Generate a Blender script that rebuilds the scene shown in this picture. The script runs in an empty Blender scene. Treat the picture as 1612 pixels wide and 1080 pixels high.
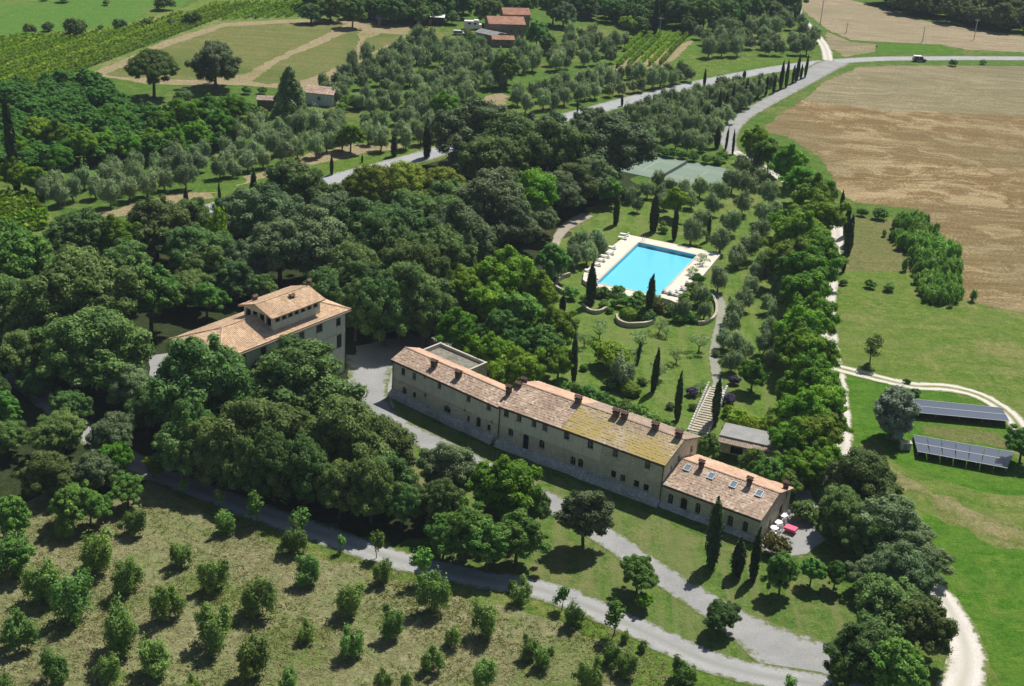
import bpy, math, random
import numpy as np
from mathutils import Matrix, Vector
from mathutils.geometry import tessellate_polygon
R_ = math.radians
rng = np.random.default_rng(7)
random.seed(7)
SC = bpy.context.scene
COL = SC.collection

# ------------------------------------------------------------ camera, world, sun, exposure
F = 2100.0; PITCH = R_(24.2); ROLL = R_(3.78); CAMH = 90.0
_f = np.array([0, math.cos(PITCH), -math.sin(PITCH)]); _r = np.array([1., 0, 0]); _u = np.cross(_r, _f)
RX = math.cos(ROLL)*_r + math.sin(ROLL)*_u
UX = -math.sin(ROLL)*_r + math.cos(ROLL)*_u
FW = _f
CAM = np.array([0, 0, CAMH])
cd = bpy.data.cameras.new("camera"); cam = bpy.data.objects.new("camera", cd); COL.objects.link(cam)
cd.sensor_width = 36; cd.sensor_fit = 'HORIZONTAL'; cd.lens = 36*F/1612.0
cd.clip_start = 1; cd.clip_end = 8000
m = Matrix.Identity(4)
for i in range(3):
    m[i][0] = RX[i]; m[i][1] = UX[i]; m[i][2] = -FW[i]; m[i][3] = CAM[i]
cam.matrix_world = m
SC.camera = cam
SUN_EL = R_(55); SUN_AZ = R_(31)      # azimuth from +Y towards +X
w = bpy.data.worlds.new("World"); SC.world = w; w.use_nodes = True
nt = w.node_tree; bg = nt.nodes['Background']
sky = nt.nodes.new('ShaderNodeTexSky'); sky.sky_type = 'NISHITA'; sky.sun_disc = False
sky.sun_elevation = SUN_EL; sky.sun_rotation = SUN_AZ
nt.links.new(sky.outputs[0], bg.inputs[0]); bg.inputs[1].default_value = 0.062
sl = bpy.data.lights.new("sun", 'SUN'); sl.energy = 5.0; sl.angle = R_(0.5); sl.color = (1, .95, .87)
so = bpy.data.objects.new("sun", sl); COL.objects.link(so)
sd = Vector((math.sin(SUN_AZ)*math.cos(SUN_EL), math.cos(SUN_AZ)*math.cos(SUN_EL), math.sin(SUN_EL)))
so.rotation_euler = sd.to_track_quat('Z', 'Y').to_euler(); so.location = (0, 0, 150)
SC.view_settings.view_transform = 'Standard'; SC.view_settings.look = 'None'
SC.view_settings.exposure = 0.30; SC.view_settings.gamma = 1.0
SC.render.engine = 'CYCLES'
SC.cycles.max_bounces = 5; SC.cycles.diffuse_bounces = 2; SC.cycles.glossy_bounces = 2
SC.cycles.transparent_max_bounces = 6; SC.cycles.transmission_bounces = 3
SC.cycles.caustics_reflective = False; SC.cycles.caustics_refractive = False

# ------------------------------------------------------------ helpers
def at(x, y, z=0.):
    d = RX*(x-806)/F - UX*(y-540)/F + FW
    return CAM + d*((z-CAMH)/d[2])
def proj(p):
    v = np.asarray(p, float)-CAM; zz = v@FW
    return np.array([806+F*(v@RX)/zz, 540-F*(v@UX)/zz])
def depth(p): return float((np.asarray(p, float)-CAM)@FW)
def nrm(v): v = np.asarray(v, float); return v/np.linalg.norm(v)
def Z(h): return np.array([0, 0, h])
def tag(o, label=None, cat=None, group=None, kind=None):
    if label: o['label'] = label
    if cat: o['category'] = cat
    if group: o['group'] = group
    if kind: o['kind'] = kind
    return o
def empty(name, loc):
    o = bpy.data.objects.new(name, None); o.empty_display_size = .5; COL.objects.link(o)
    o.location = tuple(float(a) for a in loc); return o
def mesh(name, V, faces, mats, midx=None, tint=None, smooth=False):
    """V (n,3); faces: list of index arrays (m,k)"""
    me = bpy.data.meshes.new(name)
    V = np.asarray(V, np.float32)
    me.vertices.add(len(V)); me.vertices.foreach_set('co', V.ravel())
    fl = [np.asarray(f, np.int32) for f in faces if len(f)]
    tot = sum(f.size for f in fl); nf = sum(len(f) for f in fl)
    me.loops.add(tot); me.loops.foreach_set('vertex_index', np.concatenate([f.ravel() for f in fl]))
    me.polygons.add(nf)
    st = []; s = 0
    for f in fl:
        st.append(s+np.arange(len(f))*f.shape[1]); s += f.size
    me.polygons.foreach_set('loop_start', np.concatenate(st).astype(np.int32))
    if midx is not None: me.polygons.foreach_set('material_index', np.asarray(midx, np.int32))
    me.polygons.foreach_set('use_smooth', np.full(nf, bool(smooth)))
    if tint is not None:
        a = me.attributes.new('tint', 'FLOAT', 'FACE'); a.data.foreach_set('value', np.asarray(tint, np.float32))
    for m_ in (mats if isinstance(mats, (list, tuple)) else [mats]): me.materials.append(m_)
    me.update(calc_edges=True); me.validate()
    return me
def link(name, me, parent=None):
    o = bpy.data.objects.new(name, me); COL.objects.link(o)
    if parent is not None: o.parent = parent
    return o
class MB:
    """mesh builder in world coordinates"""
    def __init__(s): s.v = []; s.f = []; s.mi = []
    def face(s, pts, mi=0):
        i = len(s.v); s.v += [tuple(map(float, p)) for p in pts]; s.f.append(tuple(range(i, i+len(pts)))); s.mi.append(mi)
    def box(s, c, u, v, w_, mi=0):
        """c corner; u,v,w edge vectors"""
        c, u, v, w_ = [np.asarray(a, float) for a in (c, u, v, w_)]
        if np.dot(np.cross(u, v), w_) < 0: u, v = v, u
        P = [c, c+u, c+u+v, c+v, c+w_, c+u+w_, c+u+v+w_, c+v+w_]
        i = len(s.v); s.v += [tuple(p) for p in P]
        for q in ((0, 3, 2, 1), (4, 5, 6, 7), (0, 1, 5, 4), (1, 2, 6, 5), (2, 3, 7, 6), (3, 0, 4, 7)):
            s.f.append(tuple(i+k for k in q)); s.mi.append(mi)
    def cbox(s, c, u, v, w_, mi=0):
        c = np.asarray(c, float); u, v, w_ = [np.asarray(a, float) for a in (u, v, w_)]
        s.box(c-u/2-v/2-w_/2, u, v, w_, mi)
    def tube(s, pts, rad, n=7, mi=0, cap=True):
        pts = [np.asarray(p, float) for p in pts]; base = len(s.v)
        for k, p in enumerate(pts):
            t = nrm(pts[min(k+1, len(pts)-1)]-pts[max(k-1, 0)])
            a = nrm(np.cross(t, [1, 0, 0] if abs(t[0]) < .8 else [0, 1, 0])); b = np.cross(t, a)
            for j in range(n):
                th = 2*math.pi*j/n; s.v.append(tuple(p+rad[k]*(math.cos(th)*a+math.sin(th)*b)))
        for k in range(len(pts)-1):
            for j in range(n):
                a0 = base+k*n+j; a1 = base+k*n+(j+1) % n
                s.f.append((a0, a1, a1+n, a0+n)); s.mi.append(mi)
        if cap:
            s.f.append(tuple(base+(len(pts)-1)*n+j for j in range(n))); s.mi.append(mi)
            s.f.append(tuple(base+n-1-j for j in range(n))); s.mi.append(mi)
    def poly(s, pts, mi=0, top=True):
        P = [Vector(tuple(map(float, p))) for p in pts]
        i = len(s.v); s.v += [tuple(p) for p in P]
        for t in tessellate_polygon([P]):
            a, b, c = t
            n = (P[b]-P[a]).cross(P[c]-P[a])
            if n.z < 0: t = (a, c, b)
            s.f.append(tuple(i+k for k in t)); s.mi.append(mi)
    def build(s, name, mats, parent=None, smooth=False):
        off = np.zeros(3)
        q = parent
        while q is not None: off += np.array(q.location); q = q.parent
        me = bpy.data.meshes.new(name)
        me.from_pydata([tuple(np.array(p)-off) for p in s.v], [], s.f)
        for m_ in (mats if isinstance(mats, (list, tuple)) else [mats]): me.materials.append(m_)
        me.polygons.foreach_set('material_index', s.mi)
        me.polygons.foreach_set('use_smooth', [bool(smooth)]*len(s.f))
        me.update()
        return link(name, me, parent)

# ------------------------------------------------------------ materials
class NT:
    def __init__(s, name):
        s.m = bpy.data.materials.new(name); s.m.use_nodes = True; s.t = s.m.node_tree
        s.p = s.t.nodes['Principled BSDF']; s.out = s.t.nodes['Material Output']
    def n(s, ty, **k):
        x = s.t.nodes.new(ty)
        for a, b in k.items():
            if a.startswith('i_'):
                key = a[2:]; key = int(key) if key.isdigit() else key.replace('_', ' ')
                if hasattr(b, 'is_output') or isinstance(b, bpy.types.NodeSocket): s.t.links.new(b, x.inputs[key])
                else: x.inputs[key].default_value = b
            else: setattr(x, a, b)
        return x
    def l(s, a, b): s.t.links.new(a, b)
    def coord(s, kind='Object'):
        if kind == 'World': return s.n('ShaderNodeNewGeometry').outputs['Position']
        return s.n('ShaderNodeTexCoord').outputs[kind]
    def noise(s, vec, scale, detail=3, rough=.55):
        return s.n('ShaderNodeTexNoise', i_Vector=vec, i_Scale=scale, i_Detail=detail, i_Roughness=rough).outputs[0]
    def ramp(s, fac, lo, hi):
        return s.n('ShaderNodeMapRange', i_Value=fac, i_From_Min=lo, i_From_Max=hi).outputs[0]
    def mix(s, fac, a, b, mode='MIX'):
        x = s.t.nodes.new('ShaderNodeMix'); x.data_type = 'RGBA'; x.blend_type = mode
        for i, val in ((0, fac), (6, a), (7, b)):
            if isinstance(val, bpy.types.NodeSocket): s.l(val, x.inputs[i])
            elif i == 0: x.inputs[0].default_value = val
            else: x.inputs[i].default_value = (*val, 1) if len(val) == 3 else val
        return x.outputs[2]
    def math(s, op, a, b=0.):
        x = s.t.nodes.new('ShaderNodeMath'); x.operation = op
        for i, val in ((0, a), (1, b)):
            if isinstance(val, bpy.types.NodeSocket): s.l(val, x.inputs[i])
            else: x.inputs[i].default_value = val
        return x.outputs[0]
    def mapping(s, vec, rot=0, scale=(1, 1, 1)):
        return s.n('ShaderNodeMapping', i_Vector=vec, i_Rotation=(0, 0, rot), i_Scale=scale).outputs[0]
    def bump(s, h, strength, dist):
        b = s.n('ShaderNodeBump', i_Height=h, i_Strength=strength, i_Distance=dist); s.l(b.outputs[0], s.p.inputs['Normal'])
    def fin(s, col, rough=.85, spec=.2):
        if isinstance(col, bpy.types.NodeSocket): s.l(col, s.p.inputs['Base Color'])
        else: s.p.inputs['Base Color'].default_value = (*col, 1)
        s.p.inputs['Roughness'].default_value = rough; s.p.inputs['Specular IOR Level'].default_value = spec
        return s.m
def plain(name, col, rough=.6, spec=.3, metal=0, vary=.12):
    t = NT(name); v = t.coord('Object'); n = t.noise(v, 3, 3)
    t.p.inputs['Metallic'].default_value = metal
    return t.fin(t.mix(n, [c*(1-vary) for c in col], [min(1, c*(1+vary)) for c in col]), rough, spec)
def grass(name, a, b, dry, dryamt=.45, stripe=None, fine=1.0, patch=.03):
    t = NT(name); v = t.coord('World')
    n1 = t.noise(v, patch, 5, .6); n2 = t.noise(v, .35, 5, .65); n3 = t.noise(v, 3.2, 4, .7)
    c = t.mix(t.ramp(n2, .38, .62), a, b)
    dm = t.math('ADD', t.ramp(n1, .35, .65), t.math('MULTIPLY', t.math('SUBTRACT', n2, .5), 1.6))
    c = t.mix(t.ramp(dm, 1-dryamt, 1.5-dryamt), c, dry)
    n4 = t.noise(v, 1.1, 5, .75)
    c = t.mix(t.ramp(n4, .34, .66), t.mix(1., c, (.66, .72, .62), 'MULTIPLY'), t.mix(1., c, (1.26, 1.22, 1.2), 'MULTIPLY'))
    c = t.mix(t.ramp(n3, .34, .66), t.mix(1., c, (.66, .70, .62), 'MULTIPLY'), t.mix(1., c, (1.24, 1.22, 1.2), 'MULTIPLY'))
    if stripe:
        rot, sc, amt = stripe
        sv = t.mapping(v, R_(rot), sc); sn = t.noise(sv, 1, 3, .6)
        c = t.mix(t.ramp(sn, .42, .6), c, t.mix(amt, c, dry))
    t.bump(t.math('ADD', n3, t.math('MULTIPLY', n2, .8)), .9, .30*fine)
    return t.fin(c, .95, .05)
def field(name, a, b, c3, rot, sx=.012, sy=.22):
    t = NT(name); v = t.coord('World')
    wv = t.n('ShaderNodeTexNoise', i_Vector=v, i_Scale=.016, i_Detail=4.).outputs[1]
    vv = t.n('ShaderNodeVectorMath', operation='ADD'); sc = t.n('ShaderNodeVectorMath', operation='SCALE', i_Scale=34.)
    t.l(wv, sc.inputs[0]); t.l(v, vv.inputs[0]); t.l(sc.outputs[0], vv.inputs[1])
    sv = t.mapping(vv.outputs[0], R_(rot), (sx, sy, 1))
    s1 = t.noise(sv, 1, 5, .62); s2 = t.noise(t.mapping(v, R_(rot), (.06, .55, 1)), 1, 4, .7)
    n1 = t.noise(v, .016, 4); n3 = t.noise(v, 1.6, 5, .75)
    c = t.mix(t.ramp(t.math('ADD', s1, t.math('MULTIPLY', t.math('SUBTRACT', n3, .5), .5)), .45, .62), a, b)
    c = t.mix(t.math('MULTIPLY', t.ramp(n1, .45, .62), .7), c, c3)
    c = t.mix(t.ramp(t.math('ADD', s2, t.math('MULTIPLY', t.math('SUBTRACT', n3, .5), .6)), .36, .68), t.mix(1., c, (.80, .79, .78), 'MULTIPLY'), t.mix(1., c, (1.15, 1.14, 1.1), 'MULTIPLY'))
    c = t.mix(t.ramp(n3, .35, .7), t.mix(1., c, (.72, .72, .7), 'MULTIPLY'), t.mix(1., c, (1.2, 1.2, 1.2), 'MULTIPLY'))
    t.bump(t.math('ADD', n3, s2), .9, .3)
    return t.fin(c, .95, .05)
def gravel(name, a, b, edge, track=None):
    """road sheet: attribute 'across' -1..1"""
    t = NT(name); v = t.coord('World')
    n1 = t.noise(v, .25, 5, .6); n2 = t.noise(v, 4.5, 4, .8)
    c = t.mix(t.ramp(n1, .35, .65), a, b)
    c = t.mix(t.ramp(n2, .3, .7), t.mix(1., c, (.8, .8, .8), 'MULTIPLY'), t.mix(1., c, (1.15, 1.15, 1.15), 'MULTIPLY'))
    ac = t.math('ABSOLUTE', t.n('ShaderNodeAttribute', attribute_name='across').outputs['Fac'])
    if track:
        d = t.math('ABSOLUTE', t.math('SUBTRACT', ac, .5))
        tr = t.math('ADD', d, t.math('MULTIPLY', t.math('SUBTRACT', n1, .5), .5))
        c = t.mix(t.ramp(tr, .12, .45), c, track)
    e = t.math('ADD', ac, t.math('MULTIPLY', t.math('SUBTRACT', t.noise(v, .8, 5, .75), .5), 1.5))
    c = t.mix(t.ramp(e, .72, .95), c, edge)
    t.bump(n2, .5, .08)
    return t.fin(c, .92, .1)
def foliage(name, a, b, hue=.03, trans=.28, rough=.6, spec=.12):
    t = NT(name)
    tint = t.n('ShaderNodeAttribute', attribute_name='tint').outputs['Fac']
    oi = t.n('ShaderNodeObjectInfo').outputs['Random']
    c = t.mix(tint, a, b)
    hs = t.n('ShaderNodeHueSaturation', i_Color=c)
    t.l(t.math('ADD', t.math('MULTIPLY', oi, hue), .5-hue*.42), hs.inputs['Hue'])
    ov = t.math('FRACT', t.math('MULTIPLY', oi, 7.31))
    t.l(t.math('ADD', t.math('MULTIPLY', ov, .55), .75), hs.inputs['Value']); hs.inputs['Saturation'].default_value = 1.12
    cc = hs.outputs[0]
    t.fin(cc, rough, spec)
    tr = t.n('ShaderNodeBsdfTranslucent'); tc = t.mix(1., cc, (1.25, 1.35, .55), 'MULTIPLY'); t.l(tc, tr.inputs[0])
    mx = t.n('ShaderNodeMixShader', i_0=trans); t.l(t.p.outputs[0], mx.inputs[1]); t.l(tr.outputs[0], mx.inputs[2])
    t.l(mx.outputs[0], t.out.inputs[0])
    return t.m
def bark(name, col):
    t = NT(name); v = t.coord('Object'); n = t.noise(t.mapping(v, 0, (6, 6, 1.2)), 1.5, 4)
    t.bump(n, .8, .08)
    return t.fin(t.mix(n, [c*.6 for c in col], [c*1.4 for c in col]), .95, .1)
def stone(name, a, b, mortar, sx=1.0, stain=(.16, .16, .13)):
    t = NT(name); v = t.coord('World')
    vo = t.n('ShaderNodeTexVoronoi', i_Vector=t.mapping(v, 0, (2.6*sx, 2.6*sx, 4.2*sx)), i_Scale=1.)
    vd = t.n('ShaderNodeTexVoronoi', i_Vector=t.mapping(v, 0, (2.6*sx, 2.6*sx, 4.2*sx)), i_Scale=1., feature='DISTANCE_TO_EDGE')
    sep = t.n('ShaderNodeSeparateColor', i_0=vo.outputs['Color']).outputs[0]
    c = t.mix(sep, a, b)
    c = t.mix(t.ramp(vd.outputs[0], .0, .09), mortar, c)
    n = t.noise(v, .45, 5, .65)
    c = t.mix(t.math('MULTIPLY', t.ramp(n, .45, .7), .65), c, stain)
    t.bump(vd.outputs[0], .5, .05)
    return t.fin(c, .92, .1)
def plaster(name, a, b):
    t = NT(name); v = t.coord('World'); n = t.noise(v, .6, 6, .65); n2 = t.noise(t.mapping(v, 0, (2.5, 2.5, .35)), 1, 4)
    c = t.mix(t.ramp(n, .35, .68), a, b)
    c = t.mix(t.math('MULTIPLY', t.ramp(n2, .5, .75), .4), c, [x*.6 for x in a])
    return t.fin(c, .92, .1)
def tiles(name, a, b, c3, moss=None, mossamt=.5):
    t = NT(name); v = t.coord('World')
    n0 = t.noise(v, 3.3, 2, .8); n1 = t.noise(v, .35, 5, .65)
    vo = t.n('ShaderNodeTexVoronoi', i_Vector=v, i_Scale=3.0)
    sep = t.n('ShaderNodeSeparateColor', i_0=vo.outputs['Color'])
    c = t.mix(sep.outputs[0], a, b)
    c = t.mix(t.ramp(sep.outputs[1], .72, .95), c, c3)
    c = t.mix(t.math('MULTIPLY', t.ramp(n1, .42, .68), .55), c, [x*.6 for x in a])
    if moss is not None:
        mm = t.math('ADD', t.noise(v, .22, 4, .6), t.math('MULTIPLY', t.math('SUBTRACT', n0, .5), .8))
        c = t.mix(t.ramp(mm, .62-mossamt*.4, .80-mossamt*.4), c, moss)
    return t.fin(c, .9, .15)

GR = grass('grass', (.070, .138, .024), (.108, .180, .036), (.19, .19, .07), .40)
M_lawn = grass('lawn_grass', (.082, .148, .030), (.120, .190, .044), (.19, .19, .08), .40, patch=.06, stripe=(33, (.5, .03, 1), .55))
M_garden = grass('garden_grass', (.090, .165, .028), (.132, .215, .042), (.19, .215, .07), .36, patch=.05, stripe=(-60, (.4, .04, 1), .5))
M_orch = grass('orchard_soil', (.178, .185, .088), (.265, .250, .150), (.135, .180, .055), .58, patch=.07)
M_mead = grass('meadow_grass', (.095, .165, .026), (.140, .205, .040), (.22, .215, .085), .42, stripe=(20, (.03, .35, 1), .3))
M_mead2 = grass('lush_meadow_grass', (.055, .150, .013), (.088, .195, .020), (.14, .19, .04), .30, stripe=(55, (.04, .5, 1), .25))
M_khaki = grass('dry_meadow', (.125, .165, .042), (.19, .195, .072), (.27, .235, .13), .48, patch=.09)
M_pale = grass('mown_meadow', (.15, .155, .060), (.195, .185, .085), (.12, .16, .04), .42)
M_verge = grass('verge_grass', (.085, .152, .024), (.125, .195, .036), (.21, .20, .08), .40)
M_brightfield = grass('bright_field', (.075, .165, .030), (.100, .190, .038), (.14, .18, .05), .4, fine=.4)
M_vfield = grass('vineyard_ground', (.12, .190, .040), (.16, .215, .055), (.25, .24, .11), .4)
M_tanfield = grass('tan_field', (.15, .165, .055), (.215, .195, .09), (.10, .145, .035), .50, stripe=(-20, (.02, .3, 1), .5))
M_sand = grass('bare_soil', (.29, .235, .15), (.34, .275, .18), (.20, .19, .08), .3)
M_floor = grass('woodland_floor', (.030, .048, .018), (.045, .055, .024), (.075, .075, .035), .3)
M_brown = field('brown_stubble', (.200, .138, .062), (.37, .290, .165), (.21, .175, .09), -8, .009, .13)
M_straw = field('pale_stubble', (.235, .205, .120), (.31, .265, .170), (.20, .19, .11), -6, .008, .16)
M_straw2 = field('far_stubble', (.30, .25, .165), (.36, .30, .20), (.27, .235, .15), -3)
M_lane = gravel('gravel_lane', (.29, .29, .285), (.37, .365, .355), (.10, .13, .04), (.26, .265, .25))
M_drive = gravel('gravel_drive', (.25, .255, .25), (.31, .31, .30), (.12, .145, .05))
M_apron = gravel('gravel_yard', (.25, .255, .25), (.31, .31, .30), (.12, .145, .05))
M_track = gravel('white_track', (.52, .49, .44), (.62, .585, .53), (.13, .16, .05), (.44, .42, .36))
M_track2 = gravel('white_field_track', (.55, .52, .45), (.66, .62, .56), (.12, .16, .04), (.17, .19, .06))
M_asph = gravel('grey_asphalt', (.30, .31, .32), (.35, .36, .365), (.20, .20, .12))
M_path = gravel('dirt_path', (.30, .27, .22), (.36, .32, .26), (.12, .14, .05))
M_gpath = gravel('garden_path', (.24, .25, .20), (.29, .29, .24), (.10, .14, .035))

# ------------------------------------------------------------ ground sheets
def jitter_poly(pts, amp, step):
    out = []
    n = len(pts)
    for i in range(n):
        a, b = pts[i], pts[(i+1) % n]; L = np.linalg.norm(b-a); k = max(1, int(L/step))
        t_ = nrm(b-a) if L > 0 else np.array([1, 0, 0]); nn = np.array([-t_[1], t_[0], 0])
        for j in range(k):
            p = a+(b-a)*j/k
            out.append(p+nn*rng.normal()*amp*(0 if j == 0 else 1))
    return out
LAYER = [0]
def sheet(name, px, mat, z, amp=.35, step=2.0, world=False):
    P = [np.array([*p, 0.]) for p in px] if world else [at(*p) for p in px]
    P = [np.array([p[0], p[1], z]) for p in P]
    P = jitter_poly(P, amp, step) if amp else P
    b = MB(); b.poly(P); o = b.build(name, mat); tag(o, kind='structure'); return o
def spline(P, step):
    P = [np.asarray(p, float) for p in P]
    Q = [2*P[0]-P[1]]+P+[2*P[-1]-P[-2]]; out = []
    for i in range(1, len(Q)-2):
        L = np.linalg.norm(Q[i+1]-Q[i]); n = max(1, int(L/step))
        for j in range(n):
            t_ = j/n; a, b, c, d = Q[i-1], Q[i], Q[i+1], Q[i+2]
            out.append(.5*((2*b)+(-a+c)*t_+(2*a-5*b+4*c-d)*t_**2+(-a+3*b-3*c+d)*t_**3))
    out.append(P[-1]); return out
def road(name, px, width, mat, z, jit=.12, step=1.6):
    """px: [(x,y)] or [(x,y,w)]"""
    P = [np.append(at(p[0], p[1])[:2], (p[2] if len(p) > 2 else width)) for p in px]
    S = spline(P, step)
    V = []; AC = []; ks = (-1, -.6, -.2, .2, .6, 1)
    for i, s_ in enumerate(S):
        t_ = S[min(i+1, len(S)-1)][:2]-S[max(i-1, 0)][:2]; t_ = t_/np.linalg.norm(t_); n = np.array([-t_[1], t_[0]])
        for k in ks:
            ww = s_[2]/2*k*1.08+(rng.normal()*jit if abs(k) == 1 else 0)
            V.append((*(s_[:2]+n*ww), z)); AC.append(k)
    nk = len(ks); Fc = []
    for i in range(len(S)-1):
        for j in range(nk-1): Fc.append((i*nk+j, (i+1)*nk+j, (i+1)*nk+j+1, i*nk+j+1))
    Fc = np.array(Fc)
    v = np.array(V)
    a, b, c = v[Fc[0][0]], v[Fc[0][1]], v[Fc[0][2]]
    if np.cross(b-a, c-a)[2] < 0: Fc = Fc[:, ::-1]
    me = mesh(name, V, [Fc], mat)
    at_ = me.attributes.new('across', 'FLOAT', 'POINT'); at_.data.foreach_set('value', np.array(AC, np.float32))
    return tag(link(name, me), kind='structure')

gb = MB(); gb.face([(-2500, -600, 0), (2500, -600, 0), (2500, 4000, 0), (-2500, 4000, 0)])
tag(gb.build('ground', GR), kind='structure')
# upper left
sheet('field', [(-120, -40), (330, -40), (285, 15), (160, 45), (0, 57), (-150, 64)], M_brightfield, .012)
sheet('field', [(-150, 64), (0, 57), (160, 45), (285, 15), (330, -10), (640, -10), (600, 28), (470, 30), (350, 38), (270, 62), (130, 120), (60, 150), (-150, 190)], M_vfield, .008)
sheet('soil', [(128, 119), (198, 92), (262, 63), (352, 36), (470, 30), (590, 33), (648, 42), (640, 60), (590, 85), (540, 118), (495, 145), (440, 140), (385, 134), (300, 134), (235, 133), (170, 122)], M_sand, .016)
sheet('field', [(165, 117), (205, 101), (262, 74), (355, 42), (470, 35), (548, 37), (480, 70), (430, 92), (385, 116), (320, 127), (240, 124), (190, 121)], M_tanfield, .022)
sheet('field', [(395, 127), (440, 96), (500, 72), (562, 44), (566, 60), (556, 92), (520, 112), (470, 128), (420, 133)], M_tanfield, .022)
sheet('field', [(575, 62), (600, 52), (640, 55), (600, 76), (570, 92)], M_tanfield, .022)
sheet('soil', [(365, 300), (400, 275), (470, 248), (530, 232), (610, 222), (640, 232), (560, 245), (500, 262), (430, 282), (380, 300), (300, 322), (120, 352), (80, 352), (150, 335), (280, 305)], M_sand, .010, .8)
sheet('soil', [(742, 160), (788, 146), (800, 158), (770, 172), (748, 172)], M_sand, .010, .8)
sheet('soil', [(955, 112), (985, 92), (1030, 85), (1092, 62), (1070, 88), (1045, 106)], M_sand, .010, .3)
sheet('meadow', [(700, 215), (780, 178), (850, 178), (930, 160), (1000, 145), (1100, 125), (1190, 105), (1290, 95), (1290, 85), (1180, 92), (1100, 100), (1090, 62), (1010, 108), (900, 128), (780, 160), (690, 195)], M_verge, .006, .5)
sheet('meadow', [(345, 322), (420, 300), (510, 278), (600, 256), (640, 245), (700, 236), (700, 226), (620, 238), (560, 245), (480, 262), (400, 285), (330, 305)], M_verge, .014, .4)
sheet('vineyard_ground', [(-60, 310), (45, 305), (80, 340), (75, 372), (-60, 385)], M_vfield, .012)
# right hand fields
sheet('field', [(1196, 207), (1225, 182), (1262, 158), (1380, 172), (1640, 180), (1900, 190), (1900, 560), (1612, 492), (1560, 484), (1512, 468), (1500, 400), (1480, 365), (1440, 330), (1345, 318), (1322, 300), (1288, 245), (1240, 215)], M_brown, .012)
sheet('field', [(1262, 158), (1300, 128), (1352, 106), (1450, 103), (1900, 106), (1900, 190), (1640, 183), (1380, 174)], M_straw, .016)
sheet('field', [(1225, -40), (1262, 15), (1300, 45), (1340, 63), (1385, 66), (1480, 70), (1520, 78), (1640, 84), (1900, 90), (1900, 60), (1612, 58), (1460, 34), (1340, 0), (1300, -30)], M_straw2, .012)
sheet('field', [(1300, 50), (1340, 66), (1380, 70), (1378, 81), (1330, 90), (1302, 72)], M_straw, .014)
sheet('meadow', [(1380, 69), (1480, 73), (1520, 81), (1490, 83), (1380, 81)], M_mead2, .014, .2)
sheet('meadow', [(1318, 420), (1445, 425), (1470, 470), (1512, 470), (1560, 485), (1612, 494), (1900, 570), (1900, 1400), (1640, 1300), (1560, 1080), (1500, 940), (1330, 700), (1322, 590), (1310, 560)], M_mead, .008)
sheet('meadow', [(1338, 342), (1420, 346), (1432, 385), (1440, 428), (1322, 428), (1330, 400)], M_pale, .012)
sheet('meadow', [(1322, 590), (1400, 602), (1500, 612), (1560, 635), (1600, 665), (1612, 780), (1500, 760), (1430, 740), (1365, 700), (1345, 760), (1330, 700)], M_mead2, .013, .8)
sheet('soil', [(1365, 695), (1400, 725), (1450, 762), (1520, 800), (1640, 845), (1700, 880), (1612, 868), (1540, 840), (1470, 805), (1400, 765), (1350, 720)], M_khaki, .014, 1.3)
sheet('meadow', [(1450, 805), (1540, 848), (1640, 872), (1900, 960), (1900, 1400), (1640, 1300), (1580, 1090), (1540, 1010), (1485, 935), (1460, 870)], M_mead2, .018, .6)
sheet('soil', [(1450, 672), (1570, 682), (1590, 700), (1585, 708), (1455, 682)], M_pale, .017, .6)
# estate
sheet('lawn', [(590, 630), (640, 640), (800, 720), (1000, 800), (1190, 880), (1300, 870), (1360, 1000), (1320, 1040), (1200, 1040), (1000, 960), (850, 890), (640, 700), (560, 660)], M_lawn, .008)
sheet('lawn', [(560, 700), (680, 700), (880, 800), (1100, 950), (1215, 1048), (1080, 1015), (930, 945), (850, 915), (700, 880), (640, 820)], M_lawn, .010)
sheet('lawn', [(800, 560), (880, 460), (870, 380), (960, 330), (1050, 290), (1180, 240), (1240, 290), (1290, 380), (1300, 560), (1300, 720), (1240, 770), (1100, 690), (900, 640)], M_garden, .010)
sheet('orchard', [(-150, 1300), (-150, 640), (30, 660), (20, 760), (200, 790), (240, 748), (330, 785), (430, 822), (560, 868), (650, 896), (760, 920), (850, 936), (925, 963), (1000, 997), (1060, 1028), (1050, 1100), (1000, 1300)], M_orch, .012)
sheet('grass_strip', [(240, 750), (330, 787), (430, 824), (560, 870), (650, 898), (760, 922), (850, 938), (925, 965), (1000, 999), (1080, 1034), (1190, 1072), (1200, 1200), (1080, 1200), (1000, 1040), (900, 985), (780, 950), (640, 915), (520, 885), (400, 830), (310, 800)], M_verge, .018, .9)
sheet('woodland_floor', [(-60, 420), (90, 380), (330, 335), (560, 300), (700, 250), (900, 220), (1010, 250), (1000, 300), (900, 345), (860, 420), (840, 560), (760, 590), (600, 540), (590, 640), (700, 840), (620, 860), (430, 805), (245, 738), (200, 780), (-60, 780)], M_floor, .020, 1.2)
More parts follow.
